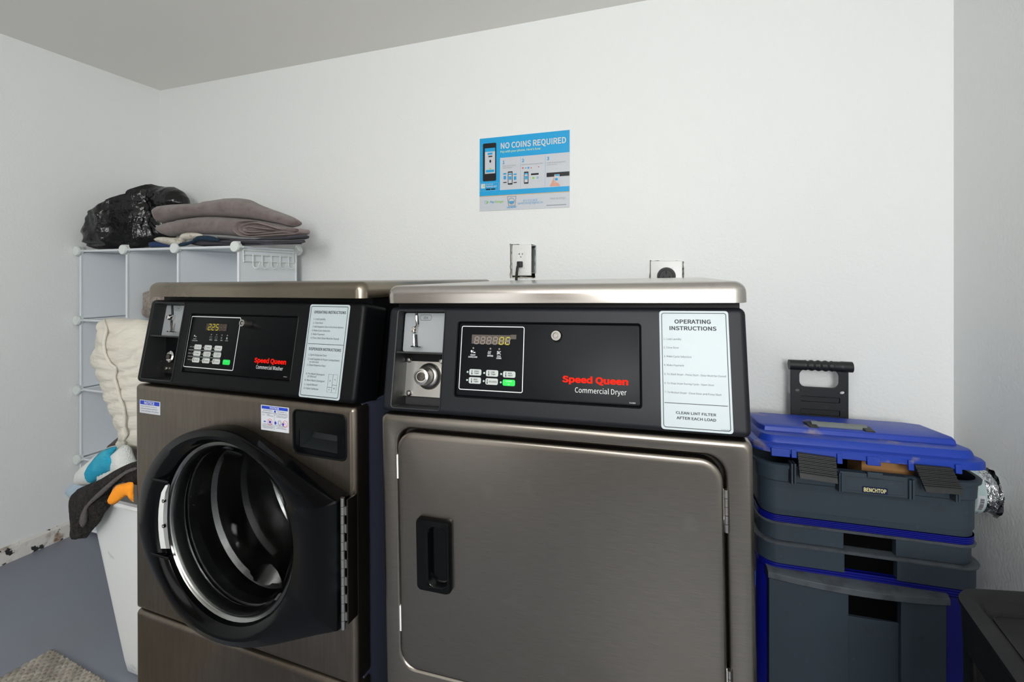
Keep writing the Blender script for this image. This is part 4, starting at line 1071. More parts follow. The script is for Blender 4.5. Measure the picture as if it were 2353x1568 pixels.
# plug and its cord
p1 = OP(292, 345)
cord = thing('power_cord', Matrix.Translation((p1[0], YB - .02, OZ0)), 'black power cord plugged into the left wall outlet, dropping behind the dryer', 'cord')
b = MB(RB); hw = .011
b.ploft(p1[0] - hw, p1[0] + hw * .8, p1[1] - .012, p1[1] + .011, .003, [(0, -.018), (0, -.034), (.002, -.040), (.004, -.041)], n=3); b.build('plug', M_RUBBER, cord)
b = MB(RB); q = []
for px, py, y in ((262, 345, -.045), (250, 385, -.055), (243, 440, -.055), (238, 500, -.050), (236, 560, -.050)):
    u = RB.uv(*ZO(px, py), y); q.append((u[0], y, u[1]))
q += [(q[-1][0], -.05, .85), (q[-1][0] + .05, -.06, .6)]
b.tube([(p1[0] - .002, -.038, p1[1])] + q, .0052, 10); b.build('cable', M_RUBBER, cord)

# dryer outlet
ox0, ox1 = RB.uv(1495, 620, -.012)[0], RB.uv(1568, 620, -.012)[0]; oz1 = RB.uv(1530, 600, -.012)[1]; oz0 = oz1 - .135
ro = thing('range_outlet', Matrix.Translation(((ox0 + ox1) / 2, YB, oz0)), 'white plate with a round black high-voltage socket, half hidden behind the dryer top', 'outlet')
b = MB(RB); b.ploft(ox0, ox1, oz0, oz1, .003, [(0, -.008), (0, -.012), (.0015, -.0145), (.003, -.015)], n=3); pl2 = b.build('cover_plate', M_PLATE, ro)
c = RB.uv(*ZO(2000, 480), -.03)
b = MB(RB); b.lathe(c[0], c[1] - .002, [(.032, -.0145), (.030, -.030), (.0285, -.034), (.023, -.035), (.022, -.033), (.001, -.033)], 40); sk = b.build('socket', M_RUBBER, pl2)
b = MB(RB)
for a in (90, 210, 330):
    u = c[0] + .012 * math.cos(math.radians(a)); v = c[1] + .012 * math.sin(math.radians(a)); b.box(u - .0015, u + .0015, -.0338, -.0328, v - .005, v + .005)
b.build('socket_slot', M_CAVITY, sk)
for x_ in (1912, 2072):
    q = RB.uv(*ZO(x_, 385), -.015); b = MB(RB); b.lathe(q[0], q[1], [(.003, -.0148), (.0025, -.0162), (.0003, -.0164)], 12); b.build('screw', M_PLATE, pl2)

# foil vent duct through the right wall
b = MB(); cz = duct_c; dirv = Vector((-1, -.12, .03)).normalized()
u_ = dirv.cross(Vector((0, 0, 1))).normalized(); v_ = u_.cross(dirv)
duct = thing('vent_duct', Matrix.Translation((XR, cz.y, cz.z)), 'crumpled silver foil vent duct coming out of the right wall behind the toolbox', 'duct')
loops = []; n = 56
for i in range(22):
    s = .03 - i * .0062; k = .052 + .004 * math.sin(i * 2.1) - (.006 if i < 5 else 0)
    c0 = Vector((XR, cz.y, cz.z)) + dirv * (-s)
    loops.append([c0 + (u_ * math.cos(a) + v_ * math.sin(a)) * (k + .007 * noise.noise(Vector((math.cos(a) * 2.2, math.sin(a) * 2.2, i * .7))) + .003 * noise.noise(Vector((math.cos(a) * 9, math.sin(a) * 9, i * 1.3)))) for a in [2 * math.pi * j / n for j in range(n)]])
b.loft(loops, False, False); o = b.build('foil_hose', M_FOIL, duct, sharp=20)
b = MB(); loops = []
for s in (.040, .042, .064, .066):
    c0 = Vector((XR, cz.y, cz.z)) + dirv * s; k = .0585 if s in (.042, .064) else .054
    loops.append([c0 + (u_ * math.cos(a) + v_ * math.sin(a)) * k for a in [2 * math.pi * j / n for j in range(n)]])
b.loft(loops, False, False); tp = b.build('tape_band', M_TAPE, duct)
b = MB(); bb = MB()
def ringpt(s, a, k): return Vector((XR, cz.y, cz.z)) + dirv * s + (u_ * math.cos(a) + v_ * math.sin(a)) * k
amid = max([i * math.pi / 60 for i in range(120)], key=lambda a: (u_ * math.cos(a) + v_ * math.sin(a)).dot(Vector((-.62, -.75, -.15))))
sgn = 1 if (u_ * math.cos(amid + .1) + v_ * math.sin(amid + .1)).z > (u_ * math.cos(amid) + v_ * math.sin(amid)).z else -1
for j in range(8):
    a0, a1 = amid + sgn * (j - 4) * .1, amid + sgn * (j - 3) * .1
    b.poly([ringpt(.046, a0, .0590), ringpt(.062, a0, .0590), ringpt(.062, a1, .0590), ringpt(.046, a1, .0590)])
rnd = random.Random(3); a = -3.2
while a < 2.6:
    w_ = rnd.uniform(.08, .32); p, q = amid + sgn * a * .1, amid + sgn * (a + w_) * .1
    bb.poly([ringpt(.049, p, .0596), ringpt(.058, p, .0596), ringpt(.058, q, .0596), ringpt(.049, q, .0596)]); a += w_ + rnd.uniform(.1, .3)
b.build('barcode_label', M_STICKER, duct); bb.build('barcode_print', M_BLACKINK, duct)

# ================================================================= cube shelf
FYS = 1.401; mS = .322; NX, NZ = 3, 4
sxr = Frame(Matrix.Translation((0, FYS, 0)))
xs = [sxr.uv(172, 579)[0] , sxr.uv(285, 575)[0], sxr.uv(403, 571)[0], sxr.uv(542, 567)[0]]
xs[0] = max(xs[0], XL + .022)
zs = [.022 + mS * k for k in range(NZ + 1)]; ztop = sxr.uv(542, 567)[1]; zs = [z * ztop / zs[-1] for z in zs]
ybk = FYS + .322
shelf = thing('cube_shelf', Matrix.Translation(((xs[0] + xs[-1]) / 2, FYS + .16, 0)), 'white plastic cube shelf in the left corner, behind the washer', 'shelf')
TH = .004
def spanel(name, x0, x1, y0, y1, z0, z1):
    b = MB(); b.box(x0, x1, y0, y1, z0, z1)
    # raised wire frame round the sheet
    d = min((x1 - x0, 0), (y1 - y0, 1), (z1 - z0, 2))[1]; r = .0055
    m_ = [(x0 + x1) / 2, (y0 + y1) / 2, (z0 + z1) / 2]
    ax = [i for i in range(3) if i != d]; lo = (x0, y0, z0); hi = (x1, y1, z1)
    for p, q in (((0, 0), (1, 0)), ((1, 0), (1, 1)), ((1, 1), (0, 1)), ((0, 1), (0, 0))):
        P1 = [m_[0], m_[1], m_[2]]; P2 = list(P1)
        for k, a_ in enumerate(ax): P1[a_] = (lo, hi)[p[k]][a_]; P2[a_] = (lo, hi)[q[k]][a_]
        b.tube([P1, P2], r, 6)
    return b.build(name, M_WHITEP, shelf)
g_ = .012
for i in range(NX + 1):
    for k in range(NZ): spanel('side_sheet', xs[i] - .0018, xs[i] + .0018, FYS + g_, ybk - g_, zs[k] + g_, zs[k + 1] - g_)
for i in range(NX):
    for k in range(NZ + 1): spanel('shelf_sheet', xs[i] + g_, xs[i + 1] - g_, FYS + g_, ybk - g_, zs[k] - .0018, zs[k] + .0018)
    for k in range(NZ): spanel('back_sheet', xs[i] + g_, xs[i + 1] - g_, ybk - .0018, ybk + .0018, zs[k] + g_, zs[k + 1] - g_)
def knob(x, y, z, r=.0215):
    f = Frame(Matrix.Translation((x, y, z)))
    b = MB(f); s = -1 if y < FYS + .1 else 1
    b.lathe(0, 0, [(r * .72, .016 * -s), (r * .78, .004 * -s), (r, 0), (r, s * .007), (r * .93, s * .0095), (.001, s * .0095)], 28, cap0=True)
    for a in range(4):
        aa = math.radians(a * 90); c, s_ = math.cos(aa), math.sin(aa)
        x0, x1 = sorted((c * .006 - abs(s_) * .004, c * .022 + abs(s_) * .004)); z0, z1 = sorted((s_ * .006 - abs(c) * .004, s_ * .022 + abs(c) * .004))
        if XL < x + x0: b.box(x0, x1, min(0, -s * .018), max(0, -s * .018), max(z0, -z + .001), z1)
    b.build('corner_connector', M_KNOB, shelf)
for x in xs:
    for z in zs:
        knob(x, FYS, z); knob(x, ybk, z)
# hook rack on the outer side
HX = xs[-1] + .006
HF = Frame(Matrix(((0, 1, 0, HX), (1, 0, 0, 0), (0, 0, 1, 0), (0, 0, 0, 1))))   # local x = world Y, y = world X
ZH = zm(140, 400, 3.92)
def HP(x, y): u = HF.uv(*ZH(x, y), .004); return Vector((HX + .004, u[0], u[1]))
b = MB(); z1_, z2_ = HP(1650, 725).z, HP(1650, 785).z; y1_, y2_ = HP(1645, 700).y, HP(2095, 700).y; z0_ = zs[-1] - .012
for z in (z1_, z2_): b.tube([(HX + .004, y1_, z), (HX + .004, y2_, z)], .0022, 8)
for y in (y1_, y2_): b.tube([(HX + .002, y, z0_), (HX + .004, y, z2_ - .004)], .0024, 8)
b.tube([(HX + .002, y1_, z0_), (HX + .002, y2_, z0_)], .0022, 8)
b.build('hook_rail', M_KNOB, shelf)
zb = HP(1740, 850).z
for px in (1725, 1808, 1890, 1970, 2045):
    y = HP(px, 730).y; b = MB()
    pts = [(HX + .007, y, z1_ + .002), (HX + .007, y, zb + .016)] + [(HX + .007 + .018 * (1 - math.cos(a)), y, zb + .016 - .016 * math.sin(a)) for a in [math.radians(k * 20) for k in range(1, 7)]] + [(HX + .045, y, zb + .026)]
    b.tube(pts, .0022, 8); b.build('hook', M_KNOB, shelf)

# ================================================================= soft things
M_BAG = mat('bin_bag', '0b0b0d', 0.22, bump=(24, .55, .016, 4), spec=.5)
M_FLEECE = mat('mauve_fleece', '776866', .95, bump=(700, .8, .003, 2), sheen=.4, var=('6b5c5a', 40, .45, .62))
M_FLEECEH = mat('fleece_hem', '928482', .95, bump=(300, .6, .002, 2))
M_SHEETD = mat('charcoal_sheet', '413f46', .9, bump=(300, .3, .001))
M_PRINT = mat('cream_print_cloth', 'cbc6ba', .9, blotch=[('9c8f78', 55, .55, .62, .7)])
M_TEAL = mat('teal_blue_cloth', '0f2c40', .9)
M_NAVYC = mat('navy_cloth', '1b3560', .9)
M_FUR = mat('beige_fur', 'a29387', .95, bump=(160, 1.2, .012, 3), var=('7f7065', 60, .42, .62), sheen=.4)
M_CREAM = mat('cream_pillow', 'cfcbbf', .85, bump=(16, .5, .012, 3), stretch=(1, 1, 4))
M_BROWN = mat('brown_towel', '2a2422', .98, bump=(110, 1.6, .02, 2), var=('1c1817', 60, .45, .6))
M_GREYTW = mat('grey_towel', '55504f', .95, bump=(260, .8, .004, 2))
M_TURQ = mat('turquoise_white_towel', 'd5d8d5', .95, bump=(300, .8, .004, 2))
M_TQ2 = mat('turquoise_towel', '1896b8', .95, bump=(300, .8, .004, 2), var=('4db3c8', 12, .5, .75))
M_ORANGE = mat('orange_cloth', 'f7971c', .9, bump=(260, .7, .002, 2))
M_LBLUE = mat('light_blue_cloth', '9fb2c0', .9, bump=(200, .3, .001))

def soft(name, mt, label, cat, pxs, Y, T, R, Tb=None, root=None, zz=ZH, frame=None, sharp=180, group=None, zmin=None, xmin=None, xmax=None, **k):
    f = frame or Frame(Matrix.Translation((0, Y, 0)))
    b = MB(f); pts = [f.uv(*zz(*p)) for p in pxs]
    if name == 'bin_bag':
        xa_, xb_ = min(p[0] for p in pts), max(p[0] for p in pts); pts = [(xb_ - (xb_ - p[0]) * (xb_ - xmin) / (xb_ - xa_), p[1]) for p in pts]
    pts = [(max(p[0], xmin) if xmin is not None else p[0], max(p[1], zmin) if zmin is not None else p[1]) for p in pts]
    if xmax is not None: pts = [(min(p[0], xmax), p[1]) for p in pts]
    bias = k.pop('bias', None)
    inflate(b, pts, T, R, Tb, **k)
    if bias:
        for v in b.bm.verts:
            p = f.M @ v.co; q_ = bias(p.x, p.z); s_ = (p.y + q_) / p.y
            v.co = f.I @ Vector((p.x * s_, p.y + q_, H + (p.z - H) * s_))
    if name == 'bin_bag':
        for v in b.bm.verts:
            if v.co.z < ztop + .035: v.co.y = min(max(v.co.y, FYS + .024 - Y), FYS + .285 - Y)
    if zmin is not None:
        for v in b.bm.verts: v.co.z = max(v.co.z, zmin)
    o = b.build(name, mt, root, sharp=sharp)
    if root is None:
        tag(o, label, cat, group)
    return o
ZQ = lambda x, y: (x, y)
BY = FYS + .055
kx_, kz_ = Frame(Matrix.Translation((0, BY, 0))).uv(*ZH(880, 330))
def bagfold(x, z):
    dx, dz2 = x - kx_, z - kz_; th = math.atan2(dz2, dx); rr_ = math.hypot(dx, dz2)
    w1 = noise.ridged_multi_fractal(Vector((th * 3.4, rr_ * 5, 3.1)), 1.0, 2.0, 3, 1.0, 2.0)
    w2 = noise.ridged_multi_fractal(Vector((x * 24 + z * 8, z * 24, 8.1)), 1.0, 2.0, 2, 1.0, 2.0)
    return .011 * w1 * min(1, rr_ / .06) + .007 * w2 * (.4 + max(0, 1 - rr_ / .12))
def bagback(x, z):
    k = min(1, max(0, (x - (kx_ - .36)) / .46)); return .19 * k * k * (3 - 2 * k)
soft('bin_bag', M_BAG, 'black plastic bin bag, knotted and full, on top of the cube shelf', 'bag',
     [(155, 668), (160, 600), (122, 518), (158, 490), (190, 410), (235, 320), (330, 255), (440, 205), (590, 170), (640, 130), (700, 108), (762, 95), (830, 110), (900, 118), (1000, 118), (1070, 150), (1115, 205), (1130, 272), (1090, 330), (1010, 400), (1010, 520), (960, 600), (840, 650), (640, 668), (400, 684), (230, 688)],
     BY, .05, .07, Tb=.05, amp=.012, sc=9, step=.0075, fold=bagfold, seed=4, smooth=1, zmin=ztop + .007, xmin=XL + .004, bias=bagback)
# folded fleece blanket: two fat folds, and hem loops on its right end
fl = thing('fleece_blanket', Matrix.Translation((xs[2], FYS + .12, ztop)), 'folded mauve fleece blanket on top of the cube shelf, right of the bin bag', 'blanket')
soft('upper_fold', M_FLEECE, None, None, [(880, 350), (890, 310), (940, 282), (1060, 272), (1250, 262), (1400, 232), (1560, 218), (1700, 232), (1780, 270), (1900, 318), (2040, 368), (2115, 402), (2142, 440), (2120, 472), (2080, 480), (1980, 455), (1850, 430), (1700, 408), (1500, 392), (1340, 388), (1150, 400), (1000, 425), (930, 448), (895, 400)],
     FYS + .12, .055, .045, Tb=.05, root=fl, amp=.008, sc=8, step=.009, seed=2, smooth=3)
soft('lower_fold', M_FLEECE, None, None, [(903, 490), (930, 455), (1010, 430), (1150, 400), (1330, 385), (1500, 392), (1700, 408), (1860, 430), (1990, 460), (2100, 485), (2165, 505), (2160, 530), (2060, 540), (1900, 552), (1740, 572), (1640, 568), (1480, 552), (1250, 545), (1100, 555), (980, 562), (920, 530)],
     FYS + .11, .05, .04, Tb=.055, root=fl, amp=.008, sc=8, step=.009, seed=5, smooth=3)
FH = Frame(Matrix.Translation((0, FYS + .052, 0)))
b = MB(FH)
for pts in ([(1700, 418), (1600, 430), (1562, 470), (1570, 520), (1620, 558), (1720, 566), (1850, 556), (2000, 545), (2120, 540), (2160, 520), (2150, 495), (2060, 492)],
            [(1960, 492), (1860, 462), (1760, 438), (1660, 450), (1612, 480), (1620, 515), (1680, 545), (1800, 540), (1900, 530), (2060, 520)],
            [(1900, 500), (1780, 488), (1700, 472), (1650, 488), (1660, 515), (1740, 525), (1850, 515)]):
    q = [FH.uv(*ZH(*p)) for p in pts]; q = [Vector((u, 0, v)) for u, v in q]
    qq = []
    for i in range(len(q) - 1):
        for j in range(4): qq.append(q[i].lerp(q[i + 1], j / 4))
    qq = [qq[0]] + [(qq[i - 1] + qq[i] * 2 + qq[i + 1]) / 4 for i in range(1, len(qq) - 1)] + [qq[-1]]
    for side in (0,):
        b.loft([[(p.x + dx, yy, p.z + dz_) for yy, dx, dz_ in ((-.006, 0, .0022), (-.008, 0, 0), (-.006, 0, -.0022), (.05, 0, -.002), (.05, 0, .002))] for p in qq])
b.build('hem', M_FLEECEH, fl, sharp=70)
# charcoal sheet stack under it
sh = thing('folded_sheet', Matrix.Translation((xs[3] - .1, FYS + .12, ztop)), 'folded charcoal sheet under the right half of the fleece blanket', 'bedding')
for k_, (pts) in enumerate(([(1400, 568), (1500, 574), (1640, 584), (1740, 586), (1900, 570), (2070, 556), (2200, 541), (2232, 562), (2205, 588), (2080, 596), (1850, 599), (1600, 597), (1450, 596)],
             [(1420, 590), (1600, 598), (1850, 604), (2060, 600), (2195, 592), (2205, 615), (2150, 632), (1980, 630), (1750, 632), (1560, 628), (1430, 640)],
             [(1200, 640), (1210, 610), (1270, 592), (1380, 600), (1480, 612), (1600, 625), (1850, 632), (2000, 632), (2180, 628), (2165, 668), (2080, 672), (1980, 655), (1700, 650), (1500, 648), (1300, 655)])):
    soft('fold_layer', M_SHEETD, None, None, pts, FYS + .055, .03, .010, Tb=.02, root=sh, amp=.004, sc=12, step=.008, seed=8 + k_, smooth=1, zmin=ztop + .007)
soft('print_cloth', M_PRINT, 'crumpled cream patterned cloth between bin bag and fleece blanket', 'cloth',
     [(855, 605), (862, 572), (930, 568), (1060, 575), (1085, 545), (1140, 528), (1230, 532), (1280, 552), (1240, 575), (1180, 592), (1110, 600), (1080, 640), (1010, 650), (930, 632)], FYS + .045, .018, .03, Tb=.03, amp=.006, sc=22, step=.007, seed=1, smooth=2, zmin=ztop + .008)
soft('teal_cloth', M_TEAL, 'dark teal cloth folded under the front edge of the fleece blanket', 'cloth',
     [(1060, 650), (1075, 622), (1130, 612), (1180, 600), (1230, 560), (1330, 556), (1410, 578), (1425, 605), (1340, 608), (1260, 600), (1200, 618), (1150, 640), (1100, 655)], FYS + .012, .012, .02, Tb=.010, amp=.004, sc=24, step=.006, seed=6, smooth=2, zmin=ztop + .008)
soft('navy_cloth', M_NAVYC, 'small navy cloth lying beside the bin bag on the shelf top', 'cloth',
     [(795, 650), (790, 620), (850, 610), (900, 622), (990, 645), (1000, 660), (900, 664), (820, 664)], FYS + .012, .010, .02, Tb=.010, amp=.005, sc=40, step=.006, seed=7, smooth=2, zmin=ztop + .008)
soft('fur_cushion', M_FUR, 'beige faux fur cushion inside the middle cube of the shelf', 'cushion',
     [(632, 1110), (645, 1080), (740, 1055), (830, 1045), (1000, 1050), (1050, 1120), (1060, 1230), (1000, 1320), (800, 1330), (680, 1318), (632, 1230)], FYS + .10, .06, .06, Tb=.08, amp=.012, sc=18, step=.010, seed=9, smooth=3, xmin=xs[1] + .012, zmin=zs[3] + .010, xmax=xs[2] - .02)

# ================================================================= hamper and laundry
HT = .552
ham = thing('laundry_hamper', Matrix.Translation((-1.55, 1.08, 0)), 'tall tapered white plastic laundry hamper on the floor, left of the washer', 'hamper')
b = MB()
bot = (-1.575, -1.335, .955, 1.18); top = (-1.655, -1.315, .890, 1.25)
def hl(k, off=0, z=None):
    q = [bot[i] + (top[i] - bot[i]) * k for i in range(4)]; z = HT * k if z is None else z
    out = []
    for p in rr(q[0] + off, q[1] - off, q[2] + off, q[3] - off, .05 * (.5 + k * .5), 8):
        # shallow flute down the front face, as moulded
        fx = (p[0] - (q[0] + (q[1] - q[0]) * .52)) / ((q[1] - q[0]) * .16)
        d = .018 * k * math.exp(-fx * fx) if p[1] < (q[2] + q[3]) / 2 - .05 and k > .4 else 0
        out.append((p[0], p[1] + d, z))
    return out
b.loft([hl(0, .012, 0.0), hl(.0, 0, .012)] + [hl(k / 12) for k in range(1, 13)] + [hl(1, -.014, HT), hl(1, -.016, HT + .006), hl(1, -.012, HT + .012), hl(1, 0, HT + .012), hl(1, .004, HT), hl(.5, .004), hl(.03, .006)])
b.build('hamper_body', mat('hamper_plastic', 'e3e5e5', .4, blotch=[('6d6e6c', 22, .68, .78, .5)]), ham, sharp=50)
ZL = zm(0, 1000, 2.7606); ZB = zm(140, 700, 3.485)
# laundry heaped in and over it (traced on planes at their own depth)
def clothfold(fr, am, sc):
    return lambda x, z: am * math.sin(x * sc + 3 * math.sin(z * 9)) 
soft('pillow', M_CREAM, 'cream ruched pillow standing on the laundry between shelf and washer', 'pillow',
     [(345, 130), (400, 108), (480, 110), (560, 118), (690, 130), (800, 300), (800, 600), (760, 1000), (700, 1150), (600, 1150), (545, 1155), (498, 1110), (500, 1060), (525, 1030), (490, 940), (475, 880), (430, 770), (375, 610), (355, 545), (308, 470), (310, 400), (340, 320), (352, 220)], 1.0, .06, .10, Tb=.05, zz=ZB,
     amp=.006, sc=8, step=.0065, seed=3, smooth=2, fold=lambda x, z: .0045 * (1 - abs(math.sin(z * 85 - 12 * x + 3 * noise.noise(Vector((x * 9, z * 9, 0)))))) ** 3 * -2)
PF = Frame(Matrix.Translation((0, .955, 0))); b = MB(PF)
q = [PF.uv(*ZB(*p)) for p in ((345, 125), (365, 200), (340, 310), (352, 400), (395, 480), (440, 510), (428, 590), (455, 680), (470, 750), (500, 820), (512, 900), (508, 980), (530, 1040), (500, 1090), (520, 1140), (560, 1152))]
q = [Vector((u, 0, v)) for u, v in q]; qq = []
for i in range(len(q) - 1):
    for j in range(5): qq.append(q[i].lerp(q[i + 1], j / 5))
qq = [(qq[max(i - 1, 0)] + qq[i] * 2 + qq[min(i + 1, len(qq) - 1)]) / 4 for i in range(len(qq))]
_out = [Vector(PF.uv(*ZB(*p), .045)) for p in ((345, 130), (400, 108), (480, 110), (560, 118), (690, 130), (800, 300), (800, 600), (760, 1000), (700, 1150), (600, 1150), (545, 1155), (498, 1110), (500, 1060), (525, 1030), (490, 940), (475, 880), (430, 770), (375, 610), (355, 545), (308, 470), (310, 400), (340, 320), (352, 220))]
q2 = []
for p in qq:
    d = min(segdist(Vector((p.x, p.z)), _out[i], _out[(i + 1) % len(_out)]) for i in range(len(_out)))
    yy = -.06 * math.sqrt(1 - (1 - min(d / .10, 1)) ** 2) - .004; s_ = (1.0 + yy) / .955
    q2.append((p.x * s_, yy + .045, H + (p.z - H) * s_))
b.tube(q2, .0042, 8)
pil = bpy.data.objects['pillow']; b.build('piping', M_CREAM, pil)
soft('grey_towel', M_GREYTW, 'dark grey towel between pillow and turquoise towel on the laundry heap', 'towel',
     [(365, 1150), (400, 1112), (450, 1070), (510, 1035), (560, 1060), (620, 1100), (720, 1120), (720, 1260), (590, 1250), (560, 1220), (545, 1160), (500, 1120), (450, 1128)], 1.09, .02, .03, Tb=.03, zz=ZB, amp=.008, sc=16, step=.009, seed=12, smooth=3)
tq = thing('beach_towel', Matrix.Translation((-1.6, 1.08, HT)), 'white towel with a turquoise patch on top of the white hamper', 'towel')
soft('towel_cloth', M_TURQ, None, None, [(150, 1450), (135, 1380), (155, 1320), (210, 1270), (290, 1200), (365, 1150), (440, 1128), (530, 1125), (560, 1190), (590, 1255), (640, 1300), (640, 1430), (480, 1440), (250, 1440)], .935, .03, .05, Tb=.02, root=tq, zz=ZB, amp=.010, sc=10, step=.010, seed=14, smooth=3)
soft('turquoise_patch', M_TQ2, None, None, [(198, 1330), (235, 1270), (300, 1195), (360, 1158), (430, 1138), (448, 1148), (425, 1185), (402, 1215), (432, 1240), (428, 1285), (415, 1330), (380, 1350), (320, 1385), (260, 1430), (230, 1430), (205, 1390)], 0.912, .016, .05, Tb=.01, root=tq, zz=ZB, amp=.004, sc=10, step=.009, seed=14, smooth=2)
soft('blue_cloth', M_LBLUE, 'light blue cloth sticking out left under the laundry heap', 'cloth',
     [(62, 1480), (90, 1440), (135, 1412), (240, 1335), (400, 1290), (405, 1335), (280, 1400), (245, 1480), (240, 1560), (130, 1560), (95, 1535), (70, 1510)], 0.985, .02, .025, Tb=.015, zz=ZB, amp=.006, sc=18, step=.008, seed=16, smooth=3)
soft('brown_towel', M_BROWN, 'shaggy dark brown towel hanging over the left edge of the hamper', 'towel',
     [(462, 662), (475, 560), (468, 470), (466, 372), (520, 330), (575, 308), (640, 280), (720, 230), (800, 190), (870, 165), (960, 170), (960, 330), (860, 310), (780, 300), (730, 320), (700, 360), (690, 430), (702, 450), (660, 500), (628, 560), (600, 590), (570, 625), (548, 655), (505, 655)], .858, .022, .04, Tb=.014, zz=ZL,
     xmax=-1.318, amp=.005, sc=12, step=.008, seed=21, smooth=2, fold=lambda x, z: .003 * math.sin((x * .7 + z * .7) * 55))
soft('towel_hem', M_GREYTW, None, None, [(505, 560), (510, 510), (540, 450), (600, 385), (660, 330), (720, 280), (800, 225), (860, 205), (862, 222), (800, 245), (735, 300), (680, 350), (625, 400), (575, 440), (545, 480), (540, 540), (525, 590)], .828, .004, .01, Tb=.012, root=bpy.data.objects['brown_towel'], zz=ZL, xmax=-1.318, step=.007, smooth=2)
soft('orange_cloth', M_ORANGE, 'orange cloth draped over the hamper rim beside the washer', 'cloth',
     [(686, 430), (700, 375), (735, 322), (790, 306), (842, 300), (845, 360), (846, 428), (826, 404), (812, 386), (780, 400), (750, 425), (718, 444)], .812, .008, .02, Tb=.008, zz=ZL, amp=.003, sc=16, step=.007, seed=23, smooth=2)

# rug
rz = .012
c_ = at_z(120, 1489, rz); e1 = (at_z(-60, 1588, rz) - c_); e2 = (at_z(262, 1572, rz) - c_)
ex = e2.normalized(); e1 = e1 - ex * e1.dot(ex) * .0
b = MB(); n1, n2 = 240, 240; L1, L2 = .55, .56; e1n = e1.normalized()
top = []
rug = tag(MB().build('rug_tmp', M_WALL) if False else bpy.data.objects.new('braided_rug', bpy.data.meshes.new('braided_rug')), 'grey beige braided rug on the floor in the bottom left corner', 'rug')
bm = bmesh.new(); V = {}
for i in range(n1 + 1):
    for j in range(n2 + 1):
        a, d = i / n1, j / n2
        edge = min(a, d, 1 - a, 1 - d); wob = .003 * noise.noise(Vector((i * .15, j * .15, 0)))
        p = c_ + e1n * (L1 * a + wob) + ex * (L2 * d + wob)
        row = d * L2 / .0125; ph = (int(row) % 2) * .5
        h = .007 * abs(math.sin(math.pi * row)) ** .6 * (.25 + .75 * abs(math.sin(math.pi * (a * L1 / .019 + ph))) ** .6)
        p.z = (rz + h - .006) if edge > 0 else 0.0
        V[i, j] = bm.verts.new(p)
for i in range(n1):
    for j in range(n2): bm.faces.new((V[i, j], V[i + 1, j], V[i + 1, j + 1], V[i, j + 1]))
bmesh.ops.recalc_face_normals(bm, faces=bm.faces); bm.normal_update()
if sum(f.normal.z for f in bm.faces) < 0: bmesh.ops.reverse_faces(bm, faces=bm.faces)
for f in bm.faces: f.smooth = True
bm.to_mesh(rug.data); bm.free(); COL.objects.link(rug)
rug.data.materials.append(mat('rug_yarn', 'a39d92', .98, bump=(300, .7, .002, 3), var=('857f75', 30, .4, .65)))

# ================================================================= rolling toolbox
TY = 0.2726; TW = .487; TD = .27
TF = Frame(C2W @ Matrix.Translation((0.6485, 1.2365, -H)) @ Matrix(((math.cos(TY), math.sin(TY), 0, 0), (-math.sin(TY), math.cos(TY), 0, 0), (0, 0, 1, 0), (0, 0, 0, 1))))
tool = thing('rolling_toolbox', TF.M @ Matrix.Translation((TW / 2, TD / 2, 0)), 'tall rolling toolbox with blue lid and slate bins, right of the dryer', 'toolbox')
M_SLATE = mat('slate_plastic', '2f3b45', .5, bump=(500, .25, .0005), blotch=[('27272a', 26, .66, .76, .5), ('5a646b', 60, .68, .78, .35)])
M_BLUEP = mat('blue_plastic', '1238a0', .42, bump=(400, .15, .0004), blotch=[('8f8171', 15, .64, .72, .6)])
M_BLUED = mat('deep_blue_plastic', '071078', .4)
M_TBLACK = mat('toolbox_black', '17181a', .5, bump=(300, .2, .0005), blotch=[('55514d', 30, .68, .78, .5)])
ZT = zm(1700, 800, 3.484); ZU = zm(1700, 1130, 3.58)
def tz(x, y, zz=ZT, yy=0): return TF.uv(*zz(x, y), yy)[1]
def tx(x, y, zz=ZT, yy=0): return TF.uv(*zz(x, y), yy)[0]
z_rim = tz(1100, 1015 - 3); z_rim = (tz(430, 930) + tz(1850, 1075)) / 2
z_sk = (tz(350, 1070) + tz(1860, 1225)) / 2
z_b1 = (tz(500, 1385) + tz(1700, 1528)) / 2
rad = .05
b = MB(TF)
b.zloft(0, TW, 0, TD, rad, [(.010, z_b1), (.004, z_sk - .003), (.001, z_sk), (-.001, z_rim - .012), (-.007, z_rim - .010), (-.008, z_rim - .002), (-.005, z_rim), (.004, z_rim), (.006, z_b1 + .02)], n=8)
bin_ = b.build('upper_bin', M_SLATE, tool, sharp=40)
# band, trays
zb = [tz(500, 265 - 20, ZU), 0]
def zpair(l, r): return (tz(*l, ZU) + tz(*r, ZU)) / 2
zA = zpair((300, 192), (1900, 392)); zB_ = zpair((300, 240), (1900, 462))
zC_ = zpair((300, 400), (1900, 648)); zD = zpair((300, 590), (1700, 800))
zE = zpair((300, 640), (1600, 850))
def band(name, z1, z0, mt, ins, ribs=0):
    b = MB(TF); prof = [(ins, z0)]
    if ribs:
        for k in range(ribs):
            a, c = z0 + (z1 - z0) * k / ribs, z0 + (z1 - z0) * (k + 1) / ribs
            prof += [(ins + .003, a), (ins, a + (c - a) * .2), (ins, a + (c - a) * .8), (ins + .003, c)]
    prof += [(ins, z1)]
    b.zloft(0, TW, 0, TD, rad, prof, n=8); return b.build(name, mt, tool, sharp=30)
band('blue_band', z_b1 + .004, zB_ - .002, M_BLUED, .006, 4)
M_RECESS_SHADE = mat('recess_shade_black', '040405', .8, spec=.05)  # near-black colour that carries the shade inside the pull recesses
